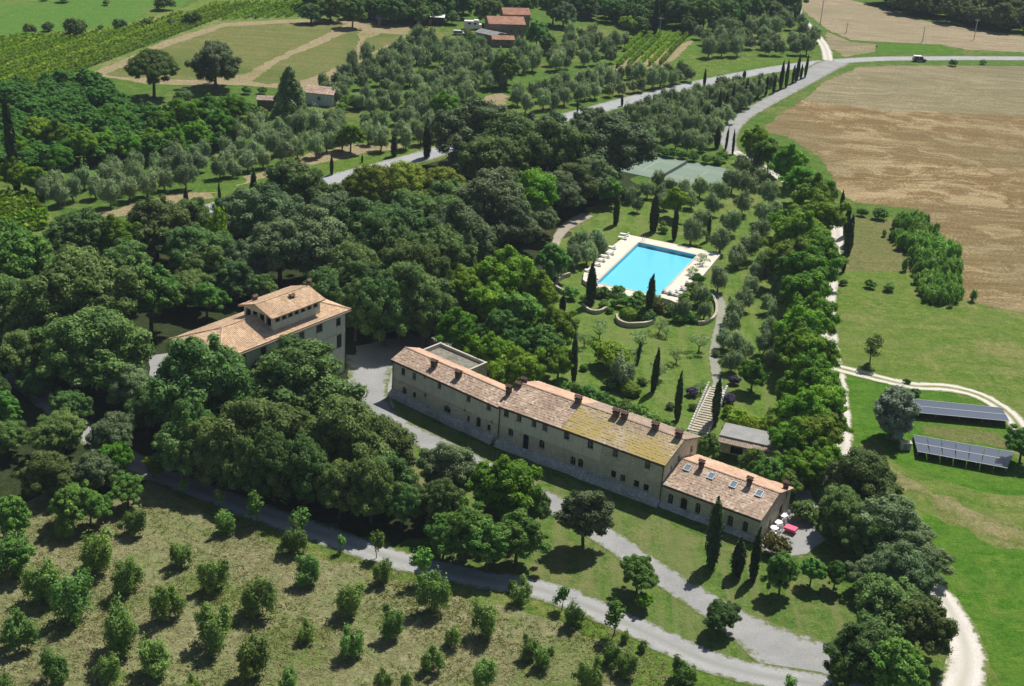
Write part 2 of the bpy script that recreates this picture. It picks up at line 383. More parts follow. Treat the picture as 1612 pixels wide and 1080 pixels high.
# roads
road('road', [(250, 352), (345, 326), (400, 311), (510, 286), (600, 263), (700, 236), (785, 209), (850, 193), (910, 180), (1000, 156), (1095, 133), (1180, 116), (1245, 105), (1300, 98), (1380, 93), (1447, 92), (1612, 92), (1900, 95)], 6.0, M_asph, .030, .06)
road('road', [(1318, 97, 9), (1292, 110, 8.5), (1262, 131, 5.5), (1210, 160, 4.6), (1170, 184, 4.6), (1150, 205, 4.6), (1146, 225, 4.2), (1158, 243, 3.6)], 5, M_drive, .038, .08)
road('track', [(1156, 238), (1175, 250), (1201, 262), (1240, 288), (1290, 325), (1318, 362), (1312, 400), (1305, 450), (1303, 500), (1308, 550), (1318, 600), (1325, 660), (1324, 715), (1314, 755), (1330, 820), (1400, 880), (1470, 925), (1508, 985, 3.8), (1522, 1040, 4.2), (1505, 1100, 4.6), (1440, 1220, 4.2), (1330, 1420, 4)], 3.0, M_track, .046, .12)
road('track', [(1314, 578), (1345, 586), (1400, 600), (1440, 608), (1490, 610), (1540, 622), (1580, 645), (1602, 668), (1618, 700), (1660, 745), (1740, 790)], 3.2, M_track2, .054, .18)
road('track', [(1304, 95), (1300, 78), (1290, 62), (1268, 36), (1255, 15), (1245, -20)], 3.6, M_track, .050, .1)
road('lane', [(-60, 560), (35, 600), (110, 660), (180, 712), (245, 744), (330, 777), (430, 814), (560, 860), (650, 888), (760, 912), (850, 928), (925, 955), (1000, 988), (1080, 1026), (1130, 1046), (1200, 1064), (1290, 1078), (1400, 1100), (1500, 1108)], 3.9, M_lane, .050, .1)
road('drive', [(585, 560, 8), (582, 600, 5.5), (590, 640, 4.4), (625, 672, 4.4), (690, 702, 4.2), (770, 742, 4.0), (868, 792, 4.0), (960, 850, 3.8), (1040, 905, 3.8), (1130, 962, 4.4), (1200, 1005, 6.5), (1270, 1045, 10)], 4.4, M_drive, .042, .1)
sheet('gravel_yard', [(1150, 972), (1200, 982), (1250, 1005), (1310, 1035), (1345, 1075), (1380, 1110), (1200, 1110), (1190, 1062), (1215, 1048), (1180, 1015)], M_apron, .036, .25)
sheet('gravel_yard', [(545, 640), (553, 590), (560, 545), (640, 525), (720, 540), (650, 570), (622, 600), (612, 650), (585, 665)], M_apron, .034, .4)
sheet('gravel_yard', [(235, 560), (275, 555), (275, 600), (240, 610)], M_apron, .034, .3)
sheet('terrace', [(1196, 862), (1206, 838), (1240, 792), (1262, 808), (1300, 850), (1270, 872), (1225, 880)], M_apron, .034, .15)
sheet('gravel_yard', [(1240, 770), (1275, 772), (1292, 800), (1262, 806)], M_apron, .030, .2)
road('path', [(925, 338, 3), (900, 352, 3), (882, 368, 2), (873, 392, 1.6), (868, 415, 1.4)], 2, M_path, .036, .1)
road('path', [(1122, 458), (1134, 475), (1134, 505), (1127, 535), (1124, 565), (1129, 598), (1127, 625)], 1.7, M_gpath, .036, .05)

# ------------------------------------------------------------ buildings
M_stone = stone('facade_stone', (.50, .46, .35), (.66, .61, .48), (.42, .39, .31), 1.0, (.33, .31, .24))
M_plinth = stone('plinth_stone', (.46, .45, .42), (.64, .62, .57), (.33, .32, .29), .8, (.2,.2,.17))
M_plast = plaster('facade_plaster', (.58, .575, .46), (.68, .665, .54))
M_wallstone = stone('garden_wall_stone', (.42, .38, .29), (.55, .50, .39), (.25, .22, .16), 1.2, (.3, .27, .2))
M_tile = tiles('roof_tiles', (.38, .265, .19), (.54, .41, .305), (.64, .55, .45))
M_tile_pink = tiles('pale_roof_tiles', (.54, .35, .245), (.63, .43, .31), (.55, .40, .29))
M_tile_moss = tiles('mossy_roof_tiles', (.36, .285, .19), (.50, .40, .28), (.60, .51, .39), (.40, .315, .11), .56)
M_tile_grey = tiles('grey_brown_roof_tiles', (.30, .23, .18), (.38, .29, .23), (.42, .35, .29))
M_tile_villa = tiles('villa_roof_tiles', (.52, .35, .22), (.66, .47, .31), (.70, .55, .40))
M_tile_far = tiles('red_roof_tiles', (.36, .18, .12), (.48, .27, .18), (.5, .33, .24))
M_brick = stone('chimney_brick', (.16, .09, .06), (.23, .14, .10), (.14, .12, .1), 3.0, (.08, .06, .05))
M_gravelroof = stone('gravel_roof', (.17, .165, .13), (.30, .28, .23), (.13, .12, .095), 1.1, (.10, .10, .08))
M_greyroof = plaster('grey_flat_roof', (.24, .24, .23), (.32, .32, .31))
M_cop = plaster('pale_coping', (.45, .42, .34), (.55, .51, .42))
M_dark = plain('dark_wood', (.035, .028, .02), .6)
M_frame = plain('window_frame_brown', (.24, .21, .16), .6)
M_shut = plain('green_grey_shutter', (.10, .115, .085), .6)
M_pipe = plain('copper_pipe', (.06, .045, .035), .5, .4, .5)
M_white = plain('white_paint', (.78, .77, .74), .5, .4, 0, .05)
M_grey = plain('grey_metal', (.42, .43, .44), .45, .5, .4)
M_villa = plaster('villa_plaster', (.52, .51, .41), (.60, .585, .47))
M_black = plain('black_interior', (.012, .012, .012), .9, .1)
t = NT('window_glass'); M_glass = t.fin((.012, .016, .02), .08, .6)
t = NT('skylight_glass'); M_sky = t.fin((.16, .22, .27), .12, .9)

def tile_roof(name, pts, mat, parent, rib=.30, amp=.075, row=.42, thick=.16, label=None):
    pts = [np.asarray(p, float) for p in pts]
    e = nrm(pts[1]-pts[0]); n = nrm(np.cross(pts[1]-pts[0], pts[-1]-pts[0]))
    if n[2] < 0: n = -n
    s = np.cross(n, e)
    if s[2] < 0: s = -s
    O = pts[0]
    Q = [((p-O)@e, (p-O)@s) for p in pts]
    u0 = min(q[0] for q in Q); u1 = max(q[0] for q in Q)
    nu = int((u1-u0)/(rib/5)); us = np.linspace(u0+1e-4, u1-1e-4, nu)
    rngs = []
    for u in us:
        vs = []
        for i in range(len(Q)):
            a, b = Q[i], Q[(i+1) % len(Q)]
            if (a[0]-u)*(b[0]-u) <= 0 and abs(a[0]-b[0]) > 1e-9:
                vs.append(a[1]+(b[1]-a[1])*(u-a[0])/(b[0]-a[0]))
        rngs.append((min(vs), max(vs)) if vs else (0, 0))
    vmax = max(r[1] for r in rngs)
    nv = max(2, int(vmax/row))
    V = []; rowz = []
    grid_v = []
    for k in range(nv):
        grid_v += [k*vmax/nv+.001, (k+1)*vmax/nv-.001]
    nvv = len(grid_v)
    jit = rng.normal(size=(int((u1-u0)/rib)+3, nv))*.014
    for iu, u in enumerate(us):
        lo, hi = rngs[iu]; ph = (u-u0)/rib; h0 = amp*abs(math.sin(math.pi*ph))-amp*.3
        for iv, v_ in enumerate(grid_v):
            vv = min(max(v_, lo), hi)
            h = h0+(.016 if iv % 2 == 0 else .0)+.05+jit[int(ph), iv//2]
            V.append(O+e*u+s*vv+n*h)
    Fq = []
    for i in range(nu-1):
        a = np.arange(nvv-1)+i*nvv
        Fq.append(np.stack([a, a+nvv, a+nvv+1, a+1], 1))
    V = np.array(V); nb = len(V)
    off = np.zeros(3); q = parent
    while q is not None: off += np.array(q.location); q = q.parent
    Vs = [p for p in pts]+[p-n*thick for p in pts]
    k = len(pts); tr = []
    for i in range(k):
        j = (i+1) % k; tr.append((nb+i, nb+j, nb+k+j, nb+k+i))
    bot = [tuple(nb+k+i for i in range(k))]
    me = mesh(name, np.vstack([V, Vs])-off, [np.concatenate(Fq), np.array(tr)]+[np.array(bot)], mat)
    o = link(name, me, parent)
    if label: o['label'] = label
    return o
def plane_uv(px, A, e, n):
    d = RX*(px[0]-806)/F-UX*(px[1]-540)/F+FW
    t_ = ((A-CAM)@n)/(d@n); p = CAM+d*t_-A
    return p@e, p[2]
def wall_grid(b, A, e, n, L, H, ops, mi_fun):
    """n outward"""
    us = sorted({0, L}|{o[0] for o in ops}|{o[1] for o in ops}|set(mi_fun[1])); zs = sorted({0, H}|{o[2] for o in ops}|{o[3] for o in ops}|set(mi_fun[2]))
    P = lambda u, z, d=0: A+e*u+Z(z)-n*d
    flip = np.dot(np.cross(e, [0, 0, 1]), n) < 0
    def fc(q, mi):
        b.face(q[::-1] if flip else q, mi)
    for i in range(len(us)-1):
        for j in range(len(zs)-1):
            uc = (us[i]+us[i+1])/2; zc = (zs[j]+zs[j+1])/2
            if any(o[0] < uc < o[1] and o[2] < zc < o[3] for o in ops): continue
            fc([P(us[i], zs[j]), P(us[i+1], zs[j]), P(us[i+1], zs[j+1]), P(us[i], zs[j+1])], mi_fun[0](uc, zc))
    D = .28
    for o in ops:
        u0, u1, z0, z1, arch = o[:5]
        mi = mi_fun[0]((u0+u1)/2, z0)
        b.face([P(u0, z0), P(u0, z1), P(u0, z1, D), P(u0, z0, D)], mi); b.face([P(u1, z0), P(u1, z1), P(u1, z1, D), P(u1, z0, D)], mi)
        b.face([P(u0, z1), P(u1, z1), P(u1, z1, D), P(u0, z1, D)], mi); b.face([P(u0, z0), P(u1, z0), P(u1, z0, D), P(u0, z0, D)], mi)
        if arch:
            r = (u1-u0)/2; zc = z1-r*.8; uc = (u0+u1)/2
            for sgn in (-1, 1):
                ps = [P(uc+sgn*r*math.cos(a), zc+r*.8*math.sin(a), .004) for a in np.linspace(0, math.pi/2, 6)]
                for k in range(5): b.face([P(uc+sgn*r, z1, .004), ps[k], ps[k+1]], mi)
def window(parent, A, e, n, o, kind='window', style=0):
    u0, u1, z0, z1, arch = o[:5]; w_ = u1-u0; h = z1-z0
    c = A+e*(u0+u1)/2+Z((z0+z1)/2)-n*.2
    b = MB(); fw = .09
    for s_ in (-1, 1): b.cbox(c+e*s_*(w_/2-fw/2), e*fw, n*.08, Z(h-.004))
    for s_ in (-1, 1): b.cbox(c+Z(s_*(h/2-fw/2)), e*(w_-2*fw-.004), n*.08, Z(fw))
    b.cbox(c, e*.06, n*.06, Z(h-2*fw-.01)); b.cbox(c+Z(h*.12), e*(w_-2*fw-.01), n*.05, Z(.05))
    fr = b.build(kind, M_frame if style != 2 else M_dark, parent)
    b = MB(); b.cbox(c-n*.05, e*(w_-.02), n*.02, Z(h-.02)); b.build('pane', M_glass, fr)
    if kind == 'window':
        b = MB(); b.cbox(A+e*(u0+u1)/2+Z(z0-.05)+n*.03, e*(w_+.2), n*.16, Z(.09)); b.build('sill', M_cop, fr)
    if style == 1:
        b = MB()
        b.cbox(A+e*(u0-.02-w_*.24)+Z((z0+z1)/2)+n*.04, e*w_*.46, n*.05, Z(h)); b.cbox(A+e*(u1+.02+w_*.24)+Z((z0+z1)/2)+n*.04, e*w_*.46, n*.05, Z(h))
        b.build('shutter', M_shut, fr)
    if style == 3:   # shutter half closed
        b = MB(); b.cbox(A+e*(u0+w_*.27)+Z((z0+z1)/2)-n*.08, e*w_*.5, n*.05, Z(h-.03)); b.build('shutter', M_shut, fr)
    return fr
def ops_from(lst, A, e, n, L, H):
    out = []
    for it in lst:
        u, z = plane_uv(it[:2], A, e, n); w_, h, arch = it[2:5]; st = it[5] if len(it) > 5 else 0; kd = it[6] if len(it) > 6 else 'window'
        u0, u1 = u-w_/2, u+w_/2; z0, z1 = z-h/2, z+h/2
        u0 = max(u0, .1); u1 = min(u1, L-.1); z0 = max(z0, .12); z1 = min(z1, H-.15)
        if u1-u0 < .25 or z1-z0 < .25: continue
        if any(not (u1 < q[0]-.05 or u0 > q[1]+.05 or z1 < q[2]-.05 or z0 > q[3]+.05) for q in out): continue
        out.append((u0, u1, z0, z1, arch, st, kd))
    return out
def chimney(base, parent, w_=.75, h=1.25, e=None, cap='box', big=False):
    e = nrm(e) if e is not None else np.array([1., 0, 0]); f_ = np.array([-e[1], e[0], 0]); b = MB(); base = np.asarray(base, float)
    d = w_*.75
    b.cbox(base+Z(h/2-.5), e*w_, f_*d, Z(h+1.0))
    b.cbox(base+Z(h+.06), e*(w_+.18), f_*(d+.18), Z(.12))
    for s1 in (-1, 1):
        for s2 in (-1, 1): b.cbox(base+Z(h+.26)+e*s1*(w_/2-.08)+f_*s2*(d/2-.08), e*.14, f_*.14, Z(.28))
    c = base+Z(h+.40); a0, a1 = e*(w_/2+.14), f_*(d/2+.14)
    for s_ in (-1, 1): b.face([c-a0+s_*a1, c+a0+s_*a1, c+a0+Z(.28), c-a0+Z(.28)])
    for s_ in (-1, 1): b.face([c+s_*a0-a1, c+s_*a0+a1, c+s_*a0+Z(.28)])
    b.face([c-a0-a1, c+a0-a1, c+a0+a1, c-a0+a1])
    return b.build('chimney', M_brick, parent)
def skylight(px, O, e, n, s, parent):
    d = RX*(px[0]-806)/F-UX*(px[1]-540)/F+FW
    t_ = ((O-CAM)@n)/(d@n); c = CAM+d*t_+n*.12
    b = MB()
    for k in (-1, 1):
        b.cbox(c+e*k*.42, e*.09, s*1.15, n*.2); b.cbox(c+s*k*.53, e*.75, s*.09, n*.2)
    fr = b.build('skylight', M_grey, parent)
    b = MB(); b.cbox(c+n*.03, e*.75, s*.97, n*.04); b.build('pane', M_sky, fr)

def gable_house(name, label, A, e, n, L, D, H, rise, front_ops, gableR=None, gableL=None, roofs=None, back=None, mats=(None,), split=None, oh=.32, roofB=None, cat='house', gl=True, gr=True, ro=.2, lo=.2, ridge_f=.5):
    """A front-left base, e along, n outward (towards camera); D depth"""
    root = empty(name, A); tag(root, label, cat)
    b = MB(); nb = -n
    mf = (split[0] if split else (lambda u, z: 0), split[1] if split else [], split[2] if split else [])
    fo = ops_from(front_ops, A, e, n, L, H)
    wall_grid(b, A, e, n, L, H, fo, mf)
    B = A+e*L; mf0 = (lambda u, z: 0, [], [])
    go = ops_from(gableR or [], B, nb, e, D, H+rise*.5)
    wall_grid(b, B, nb, e, D, H, [o for o in go if o[3] < H], mf0)
    b.face([B+Z(H), B+nb*D+Z(H), B+nb*D*ridge_f+Z(H+rise-.05)])
    g2 = ops_from(gableL or [], A, nb, -e, D, H)
    wall_grid(b, A, nb, -e, D, H, g2, mf0); b.face([A+nb*D+Z(H), A+Z(H), A+nb*D*ridge_f+Z(H+rise-.05)])
    b.face([A+nb*D, A+nb*D+Z(H), B+nb*D+Z(H), B+nb*D])
    wl = b.build('wall', list(mats), root)
    for o in fo: window(root, A, e, n, o, o[6], o[5])
    for o in go:
        if o[3] < H: window(root, B, nb, e, o, o[6], o[5])
    # gutters
    b = MB(); g = A+n*(oh+.05)+Z(H-.12*oh*2-.02)
    b.tube([g-e*.1, g+e*(L+.1)], [.07, .07], 6); b.build('gutter', M_pipe, root)
    # roofs
    k1 = rise/(D*ridge_f); k2 = rise/(D*(1-ridge_f))
    for seg in roofs:
        u0, u1, mf_, mb_, lab = seg
        E0 = A+e*u0+n*oh+Z(H-k1*oh+.16); E1 = A+e*u1+n*oh+Z(H-k1*oh+.16)
        T0 = A+e*u0+nb*D*ridge_f+Z(H+rise+.16); T1 = A+e*u1+nb*D*ridge_f+Z(H+rise+.16)
        r1 = tile_roof('roof', [E0, E1, T1, T0], mf_, root, label=lab[0])
        X0 = A+e*u0+nb*(D+oh)+Z(H-k2*oh+.16); X1 = A+e*u1+nb*(D+oh)+Z(H-k2*oh+.16)
        r2 = tile_roof('roof', [X1, X0, T0, T1], mb_, root, label=lab[1])
    b = MB(); T0 = A+e*roofs[0][0]+nb*D*ridge_f+Z(H+rise+.22); T1 = A+e*roofs[-1][1]+nb*D*ridge_f+Z(H+rise+.22)
    nn = int(np.linalg.norm(T1-T0)/.42)
    for i in range(nn):
        p = T0+(T1-T0)*i/nn; q = T0+(T1-T0)*(i+1.08)/nn; b.tube([p, q], [.12, .15], 6)
    b.build('ridge_cap', roofs[0][3], root)
    return root, wl
P1 = at(783.5, 699); P2 = at(1039, 795); dB = nrm(P2-P1); nB = np.array([dB[1], -dB[0], 0])
P0 = at(617, 621); dA = nrm(P1-P0); nA = np.array([dA[1], -dA[0], 0])
LB = np.linalg.norm(P2-P1); LA = np.linalg.norm(P1-P0)
def z1(x, y, *r): return (x/5.4+600, y/5.4+520)+r
def z2(x, y, *r): return (x/5.686+780, y/5.686+590)+r
def z3(x, y, *r): return (x/5.4+960, y/5.4+620)+r
def z4(x, y, *r): return (x/5.4+1090, y/5.4+700)+r
def z6(x, y, *r): return (x/8.307+1180, y/8.307+770)+r
# main house, right section
fo = [z2(97, 343, .85, 1.15, 0, 2), z2(213, 385, .75, 1.15, 0, 3), z2(345, 432, .75, 1.15, 0, 3), z2(443, 468, .85, 1.15, 0), z2(637, 543, .9, 1.15, 0, 2), z2(850, 625, .9, 1.15, 0, 2), z2(1072, 705, .8, 1.0, 0), z3(320, 605, .85, 1.05, 0),
      z2(135, 515, .85, 1.2, 1), z2(270, 600, .95, 2.3, 1, 2, 'door'), z2(412, 622, .95, 1.3, 1), z2(692, 772, .85, 1.35, 1), z2(760, 792, .85, 1.35, 1), z2(1055, 890, .75, 1.0, 0, 2), z2(1137, 925, .75, 1.0, 0, 3), z3(225, 765, .8, 1.0, 0, 2), z3(307, 797, .8, 1.0, 0, 2)]
usp = plane_uv((948, 690), P1, dB, nB)[0]; umoss = plane_uv((862, 655), P1+Z(6), dB, nB)[0]+1.0
split = (lambda u, z: 1 if (z > 3.15 and u < usp) else 0, [usp], [3.15])
gr = [z3(695, 465, .6, .9, 0, 2), z3(587, 550, .6, .9, 0, 2), z3(523, 630, .5, .7, 0)]
HB = 6.0
um2 = plane_uv((884, 668), P1+Z(6)+nB*.3, dB, nB)[0]; ub2 = um2+1.5
farm, fw_ = gable_house('farmhouse', 'long two-storey stone and plaster farmhouse with mossy and pink tile roof', P1, dB, nB, LB, 9.7, HB, 1.6, fo, gableR=gr,
    roofs=[(-.1, um2, M_tile, M_tile_pink, ('brown tiled front slope', 'smooth pink back slope')), (um2, LB+.2, M_tile_moss, M_tile_grey, ('yellow mossy front slope', 'grey-brown back slope'))],
    mats=(M_stone, M_plast), split=split)
rf = [c for c in farm.children if c.name.startswith('roof')]
def ridge_pt(A, e, n, D, H, rise, px, f_=.5):
    """point on the vertical plane through the ridge seen at px -> u; returns ridge point"""
    O = A-n*D*f_; u, z = plane_uv(px, O, e, n); return O+e*u+Z(H+rise)
for x, y in ((910, 632), (969, 658), (982, 660), (1031, 674), (1067, 695)):
    p = ridge_pt(P1, dB, nB, 9.7, HB, 1.6, (x, y+3)); chimney(p, rf[0], .8, .75, dB)
for x, y in ((801, 608), (816, 603), (825, 596)):
    q = at(x, y+8, 7.3); chimney(q-Z(.1), rf[0], .7, .55, dB)
b = MB(); g = P1+nB*.12+dB*.05; b.tube([g+Z(.9), g+Z(5.6), g+nB*.2+Z(5.85)], [.06, .06, .06], 6); b.build('downpipe', M_pipe, farm); b = MB(); g = P2+nB*.12-dB*.1; b.tube([g+Z(.2), g+Z(5.6), g+nB*.2+Z(5.85)], [.06, .06, .06], 6); b.build('downpipe', M_pipe, farm)
# sloping stone plinth
def plinth(A, e, n, L, h, d, parent):
    b = MB(); k = int(L/1.5); 
    P = []
    for i in range(k+1):
        u = L*i/k; hh = h*(1+.12*math.sin(i*1.7)+rng.normal()*.05); dd = d*(1+rng.normal()*.08)
        P.append((A+e*u+n*.01+Z(hh), A+e*u+n*dd*.8+Z(hh*.62), A+e*u+n*dd*1.15+Z(0.02)))
    for i in range(k):
        for j in range(2): b.face([P[i][j+1], P[i+1][j+1], P[i+1][j], P[i][j]])
    b.face([P[0][0], P[0][1], P[0][2], A]); b.face([P[-1][0], A+e*L, P[-1][2], P[-1][1]])
    return b.build('plinth', M_plinth, parent)
plinth(P1, dB, nB, LB, 1.0, .9, farm)
# left section
foA = [z1(187, 350, .75, 1.1, 0, 2), z1(280, 390, .75, 1.1, 0), z1(370, 398, .35, .35, 0), z1(495, 465, .7, 1.1, 0, 3), z1(742, 575, .75, 1.15, 0, 3), z1(915, 650, .8, 1.05, 0),
       z1(198, 515, .85, 1.2, 1), z1(282, 550, .6, .95, 0, 2), z1(375, 553, .45, .6, 0), z1(560, 672, 1.35, 1.15, 1), z1(710, 678, .3, .3, 0), z1(740, 752, .6, .95, 0), z1(826, 782, .85, 1.55, 1, 2, 'door'), z1(940, 775, .3, .25, 0), z1(915, 828, .6, .95, 0, 2)]
HA = 5.75
left, _ = gable_house('farmhouse_wing', 'narrower left wing of the long farmhouse, with two chimneys on its front slope', P0, dA, nA, LA-.12, 5.4, HA, .95, foA,
    roofs=[(-.15, LA+.0, M_tile, M_tile_pink, (None, 'smooth pink back slope'))], mats=(M_stone, M_plast), split=(lambda u, z: 1 if z > 3.0 else 0, [], [3.0]))
rl = [c for c in left.children if c.name.startswith('roof')][0]
for x, y in ((683, 582), (721, 599)):
    O = P0-nA*1.6; u, z = plane_uv((x, y+4), O, dA, nA); chimney(O+dA*u+Z(HA+.55), rl, .8, .85, dA)
plinth(P0, dA, nA, LA-.6, 1.1, .9, left)
b = MB(); g = P0+nA*.12+dA*.15; b.tube([g+Z(.9), g+Z(5.3), g+nA*.2+Z(5.55)], [.06, .06, .06], 6); b.build('downpipe', M_pipe, left)
# rear block behind the left wing (flat gravel roof with pale parapets)
HR = 5.6
Q = [at(617, 559, HR), at(650, 544, HR), at(707, 553, HR), at(752, 568, HR)]
Ab = P0-nA*5.45+dA*.3; Bb = Ab+dA*9.6; Dp = 4.6
rear = empty('rear_block', Ab); tag(rear, 'low flat-roofed gravelled block with pale parapets behind the left wing', 'outbuilding')
b = MB(); b.box(Ab+dA*0, dA*9.6, -nA*Dp, Z(5.0)); b.build('wall', M_stone, rear)
b = MB(); b.box(Ab+Z(5.004)+dA*.3, dA*9.0, -nA*(Dp-.3), Z(.1)); b.build('roof', M_gravelroof, rear)
b = MB(); b.box(Ab+Z(5.003), dA*.3, -nA*Dp, Z(.7)); b.box(Ab+Z(5.003)+dA*.3-nA*(Dp-.3), dA*9.0, -nA*.3, Z(.6)); b.box(Ab+dA*9.3+Z(5.003), dA*.3, -nA*Dp, Z(.65)); b.build('parapet', M_cop, rear)
b = MB(); b.cbox(Ab+dA*9.63-nA*2.4+Z(2.4), dA*.06, nA*1.0, Z(1.6)); b.build('door', M_dark, rear)
# low annex on the right
LC = 13.9; HC = 3.2
foC = [z3(515, 895, .75, 1.5, 1), z3(628, 935, .95, 1.75, 1, 2, 'door'), z3(747, 975, .75, 1.6, 1), z4(175, 592, .75, 1.6, 1), z4(320, 650, .8, 1.6, 1), z4(447, 700, .75, 1.6, 1)]
grC = [z6(410, 290, 1.3, 2.1, 1, 2, 'door'), z6(262, 462, .7, 1.5, 0, 0)]
annex, _ = gable_house('farmhouse_annex', 'low single-storey annex at the right end of the farmhouse with four skylights', P2+dB*.02, dB, nB, LC, 9.7, HC, 1.5, foC, gableR=grC,
    roofs=[(.02, LC+.2, M_tile, M_tile_pink, (None, 'smooth pink back slope'))], mats=(M_stone,), cat='annex')
ra = [c for c in annex.children if c.name.startswith('roof')][0]
for x, y, h in ((1106, 735, .9), (1181, 764, .9), (1237, 764, .8)):
    if x < 1230: p = ridge_pt(P2, dB, nB, 9.7, HC, 1.5, (x, y+2)); p = p+nB*.5-Z(.1)
    else: O = P2-nB*8.2; u, z = plane_uv((x, y+3), O+Z(3.8), dB, nB); p = O+dB*u+Z(HC+.5)
    chimney(p, ra, .6, h, dB)
plinth(P2+dB*.1, dB, nB, LC-.2, .7, .5, annex)
k1 = 1.5/4.85; ns_ = nrm(np.cross(dB, -nB+Z(k1))); ns_ = ns_ if ns_[2] > 0 else -ns_; ss_ = nrm(-nB+Z(k1)); O_ = P2+Z(HC+.2)
for q in (z3(662, 635), z4(160, 272), z4(350, 345), z4(568, 420)): skylight(q, O_, dB, ns_, ss_, ra)

# villa
HV = 10.5
FLt = at(345, 569, HV); FRt = at(552.7, 487, HV); BLt = at(267.4, 534, HV)
eV = nrm(FRt-FLt); nV = np.array([eV[1], -eV[0], 0]); LV = np.linalg.norm(FRt-FLt); DV = abs((BLt-FLt)@nV)
oh = .55
A = FLt-Z(HV)+eV*oh-nV*oh; LVi = LV-2*oh; DVi = DV-2*oh; H = HV-.15
villa = empty('villa', A); tag(villa, 'tall pale villa with hipped tile roof and rooftop belvedere among the trees', 'villa')
fv = [(532.9, 506.8, 1.0, 1.3, 0, 2), (534, 537, 1.1, 2.2, 0, 2), (503, 517, 1.3, 1.2, 0, 2), (381.5, 566, 1.3, 1.3, 0, 2), (415, 553, 1.1, 1.3, 0, 2), (445, 541, 1.1, 1.3, 0), (475, 529, 1.1, 1.3, 0), (503, 548, 1.1, 2.0, 0), (470, 562, 1.1, 2., 0), (435, 577, 1.1, 2., 0), (400, 590, 1.1, 2., 0)]
fo = ops_from(fv, A, eV, nV, LVi, H); b = MB(); mf0 = (lambda u, z: 0, [], [])
wall_grid(b, A, eV, nV, LVi, H, fo, mf0)
go = ops_from([(281, 557, 1.6, 1.2, 0, 2), (315, 570, 1.1, 1.2, 0, 2)], A, -nV, -eV, DVi, H); wall_grid(b, A, -nV, -eV, DVi, H, go, mf0)
rr = [(2.2, 3.3, 6.5, 8, 0), (6, 7.1, 6.5, 8, 0)]; wall_grid(b, A+eV*LVi, -nV, eV, DVi, H, rr, mf0)
b.face([A-nV*DVi, A-nV*DVi+Z(H), A+eV*LVi-nV*DVi+Z(H), A+eV*LVi-nV*DVi]); b.build('wall', M_villa, villa)
for o in fo: window(villa, A, eV, nV, o, 'window', o[5])
for o in go: window(villa, A, -nV, -eV, o, 'window', o[5])
for o in rr: window(villa, A+eV*LVi, -nV, eV, o)
b = MB(); b.box(A+Z(6.9)+nV*.002, eV*LVi, nV*.06, Z(.14)); b.build('string_course', M_cop, villa)
rs = 1.75; BRt = FRt-nV*DV; BLr = FLt-nV*DV; c0 = (FLt+BLr)/2+eV*DV/2+Z(rs); c1 = (FRt+BRt)/2-eV*DV/2+Z(rs)
rv = tile_roof('roof', [FLt, FRt, c1, c0], M_tile_villa, villa); tile_roof('roof', [BRt, BLr, c0, c1], M_tile_villa, villa)
tile_roof('roof', [BLr, FLt, c0], M_tile_villa, villa); tile_roof('roof', [FRt, BRt, c1], M_tile_villa, villa)
b = MB()
for p, q in ((FLt, c0), (BLr, c0), (FRt, c1), (BRt, c1), (c0, c1)):
    n_ = int(np.linalg.norm(q-p)/.42)
    for i in range(n_): b.tube([p+(q-p)*i/n_+Z(.1), p+(q-p)*(i+1.08)/n_+Z(.1)], [.11, .14], 6)
b.build('ridge_cap', M_tile_villa, villa)
b = MB(); g = FRt+nV*.05-Z(.2); b.tube([FLt+nV*.05-Z(.2), g], [.08, .08], 6); b.build('gutter', M_pipe, villa)
b = MB(); g = A+eV*(LVi-.1)+nV*.1; b.tube([g+Z(.1), g+Z(H-.2)], [.07, .07], 6); b.build('downpipe', M_pipe, villa)
u, z = plane_uv((314, 556), FLt+eV*.9, -nV, -eV); pc = FLt+eV*.9-nV*abs(u)+Z(.15)
chimney(at(315, 553, 10.9)*[1, 1, 0]+Z(10.75), rv, .85, 1.1, eV)
# belvedere
HQ = 13.25
bF = at(428.6, 503, HQ); bR = at(514, 472, HQ); eQ = eV; LQ = (bR-bF)@eV; DQ = 7.2
W0 = bF+eV*.7-nV*.6; LW = LQ-1.2; DW = DQ-1.2; zb = 10.7; hW = HQ-.12-zb
W0 = np.array([W0[0], W0[1], zb])
b = MB()
ops = [(.5+i*(LW-.6)/7, .5+i*(LW-.6)/7+(LW-.6)/7-.35, hW-.95, hW-.2, 0) for i in range(7)]
wall_grid(b, W0, eV, nV, LW, hW, ops, mf0)
opl = [(.4+i*(DW-.4)/4, .4+i*(DW-.4)/4+(DW-.4)/4-.35, hW-1.6, hW-.15, 0) for i in range(4)]
wall_grid(b, W0, -nV, -eV, DW, hW, opl, mf0); wall_grid(b, W0+eV*LW, -nV, eV, DW, hW, opl, mf0)
b.face([W0-nV*DW, W0-nV*DW+Z(hW), W0+eV*LW-nV*DW+Z(hW), W0+eV*LW-nV*DW])
for q in (W0, W0+eV*LW): b.face([q+Z(hW), q-nV*DW+Z(hW), q-nV*DW/2+Z(hW+.95)])
b.box(W0+eV*.35-nV*.35+Z(.3), eV*(LW-.7), -nV*(DW-.7), Z(hW-.5), 1)
bel = b.build('belvedere', [M_villa, M_black], villa)
T0 = bF-nV*DQ/2+Z(1.15)-eV*0; T1 = T0+eV*LQ
f0 = bF; f1 = bF+eV*LQ; k0 = bF-nV*DQ; k1_ = k0+eV*LQ
T0b = T0; 
rb = tile_roof('belvedere_roof', [f0, f1, T1, T0], M_tile_villa, bel); tile_roof('belvedere_roof', [k1_, k0, T0, T1], M_tile_villa, bel)
b = MB()
for i in range(int(LQ/.42)): b.tube([T0+eV*i*.42+Z(.08), T0+eV*(i+1.08)*.42+Z(.08)], [.11, .14], 6)
b.build('ridge_cap', M_tile_villa, bel)
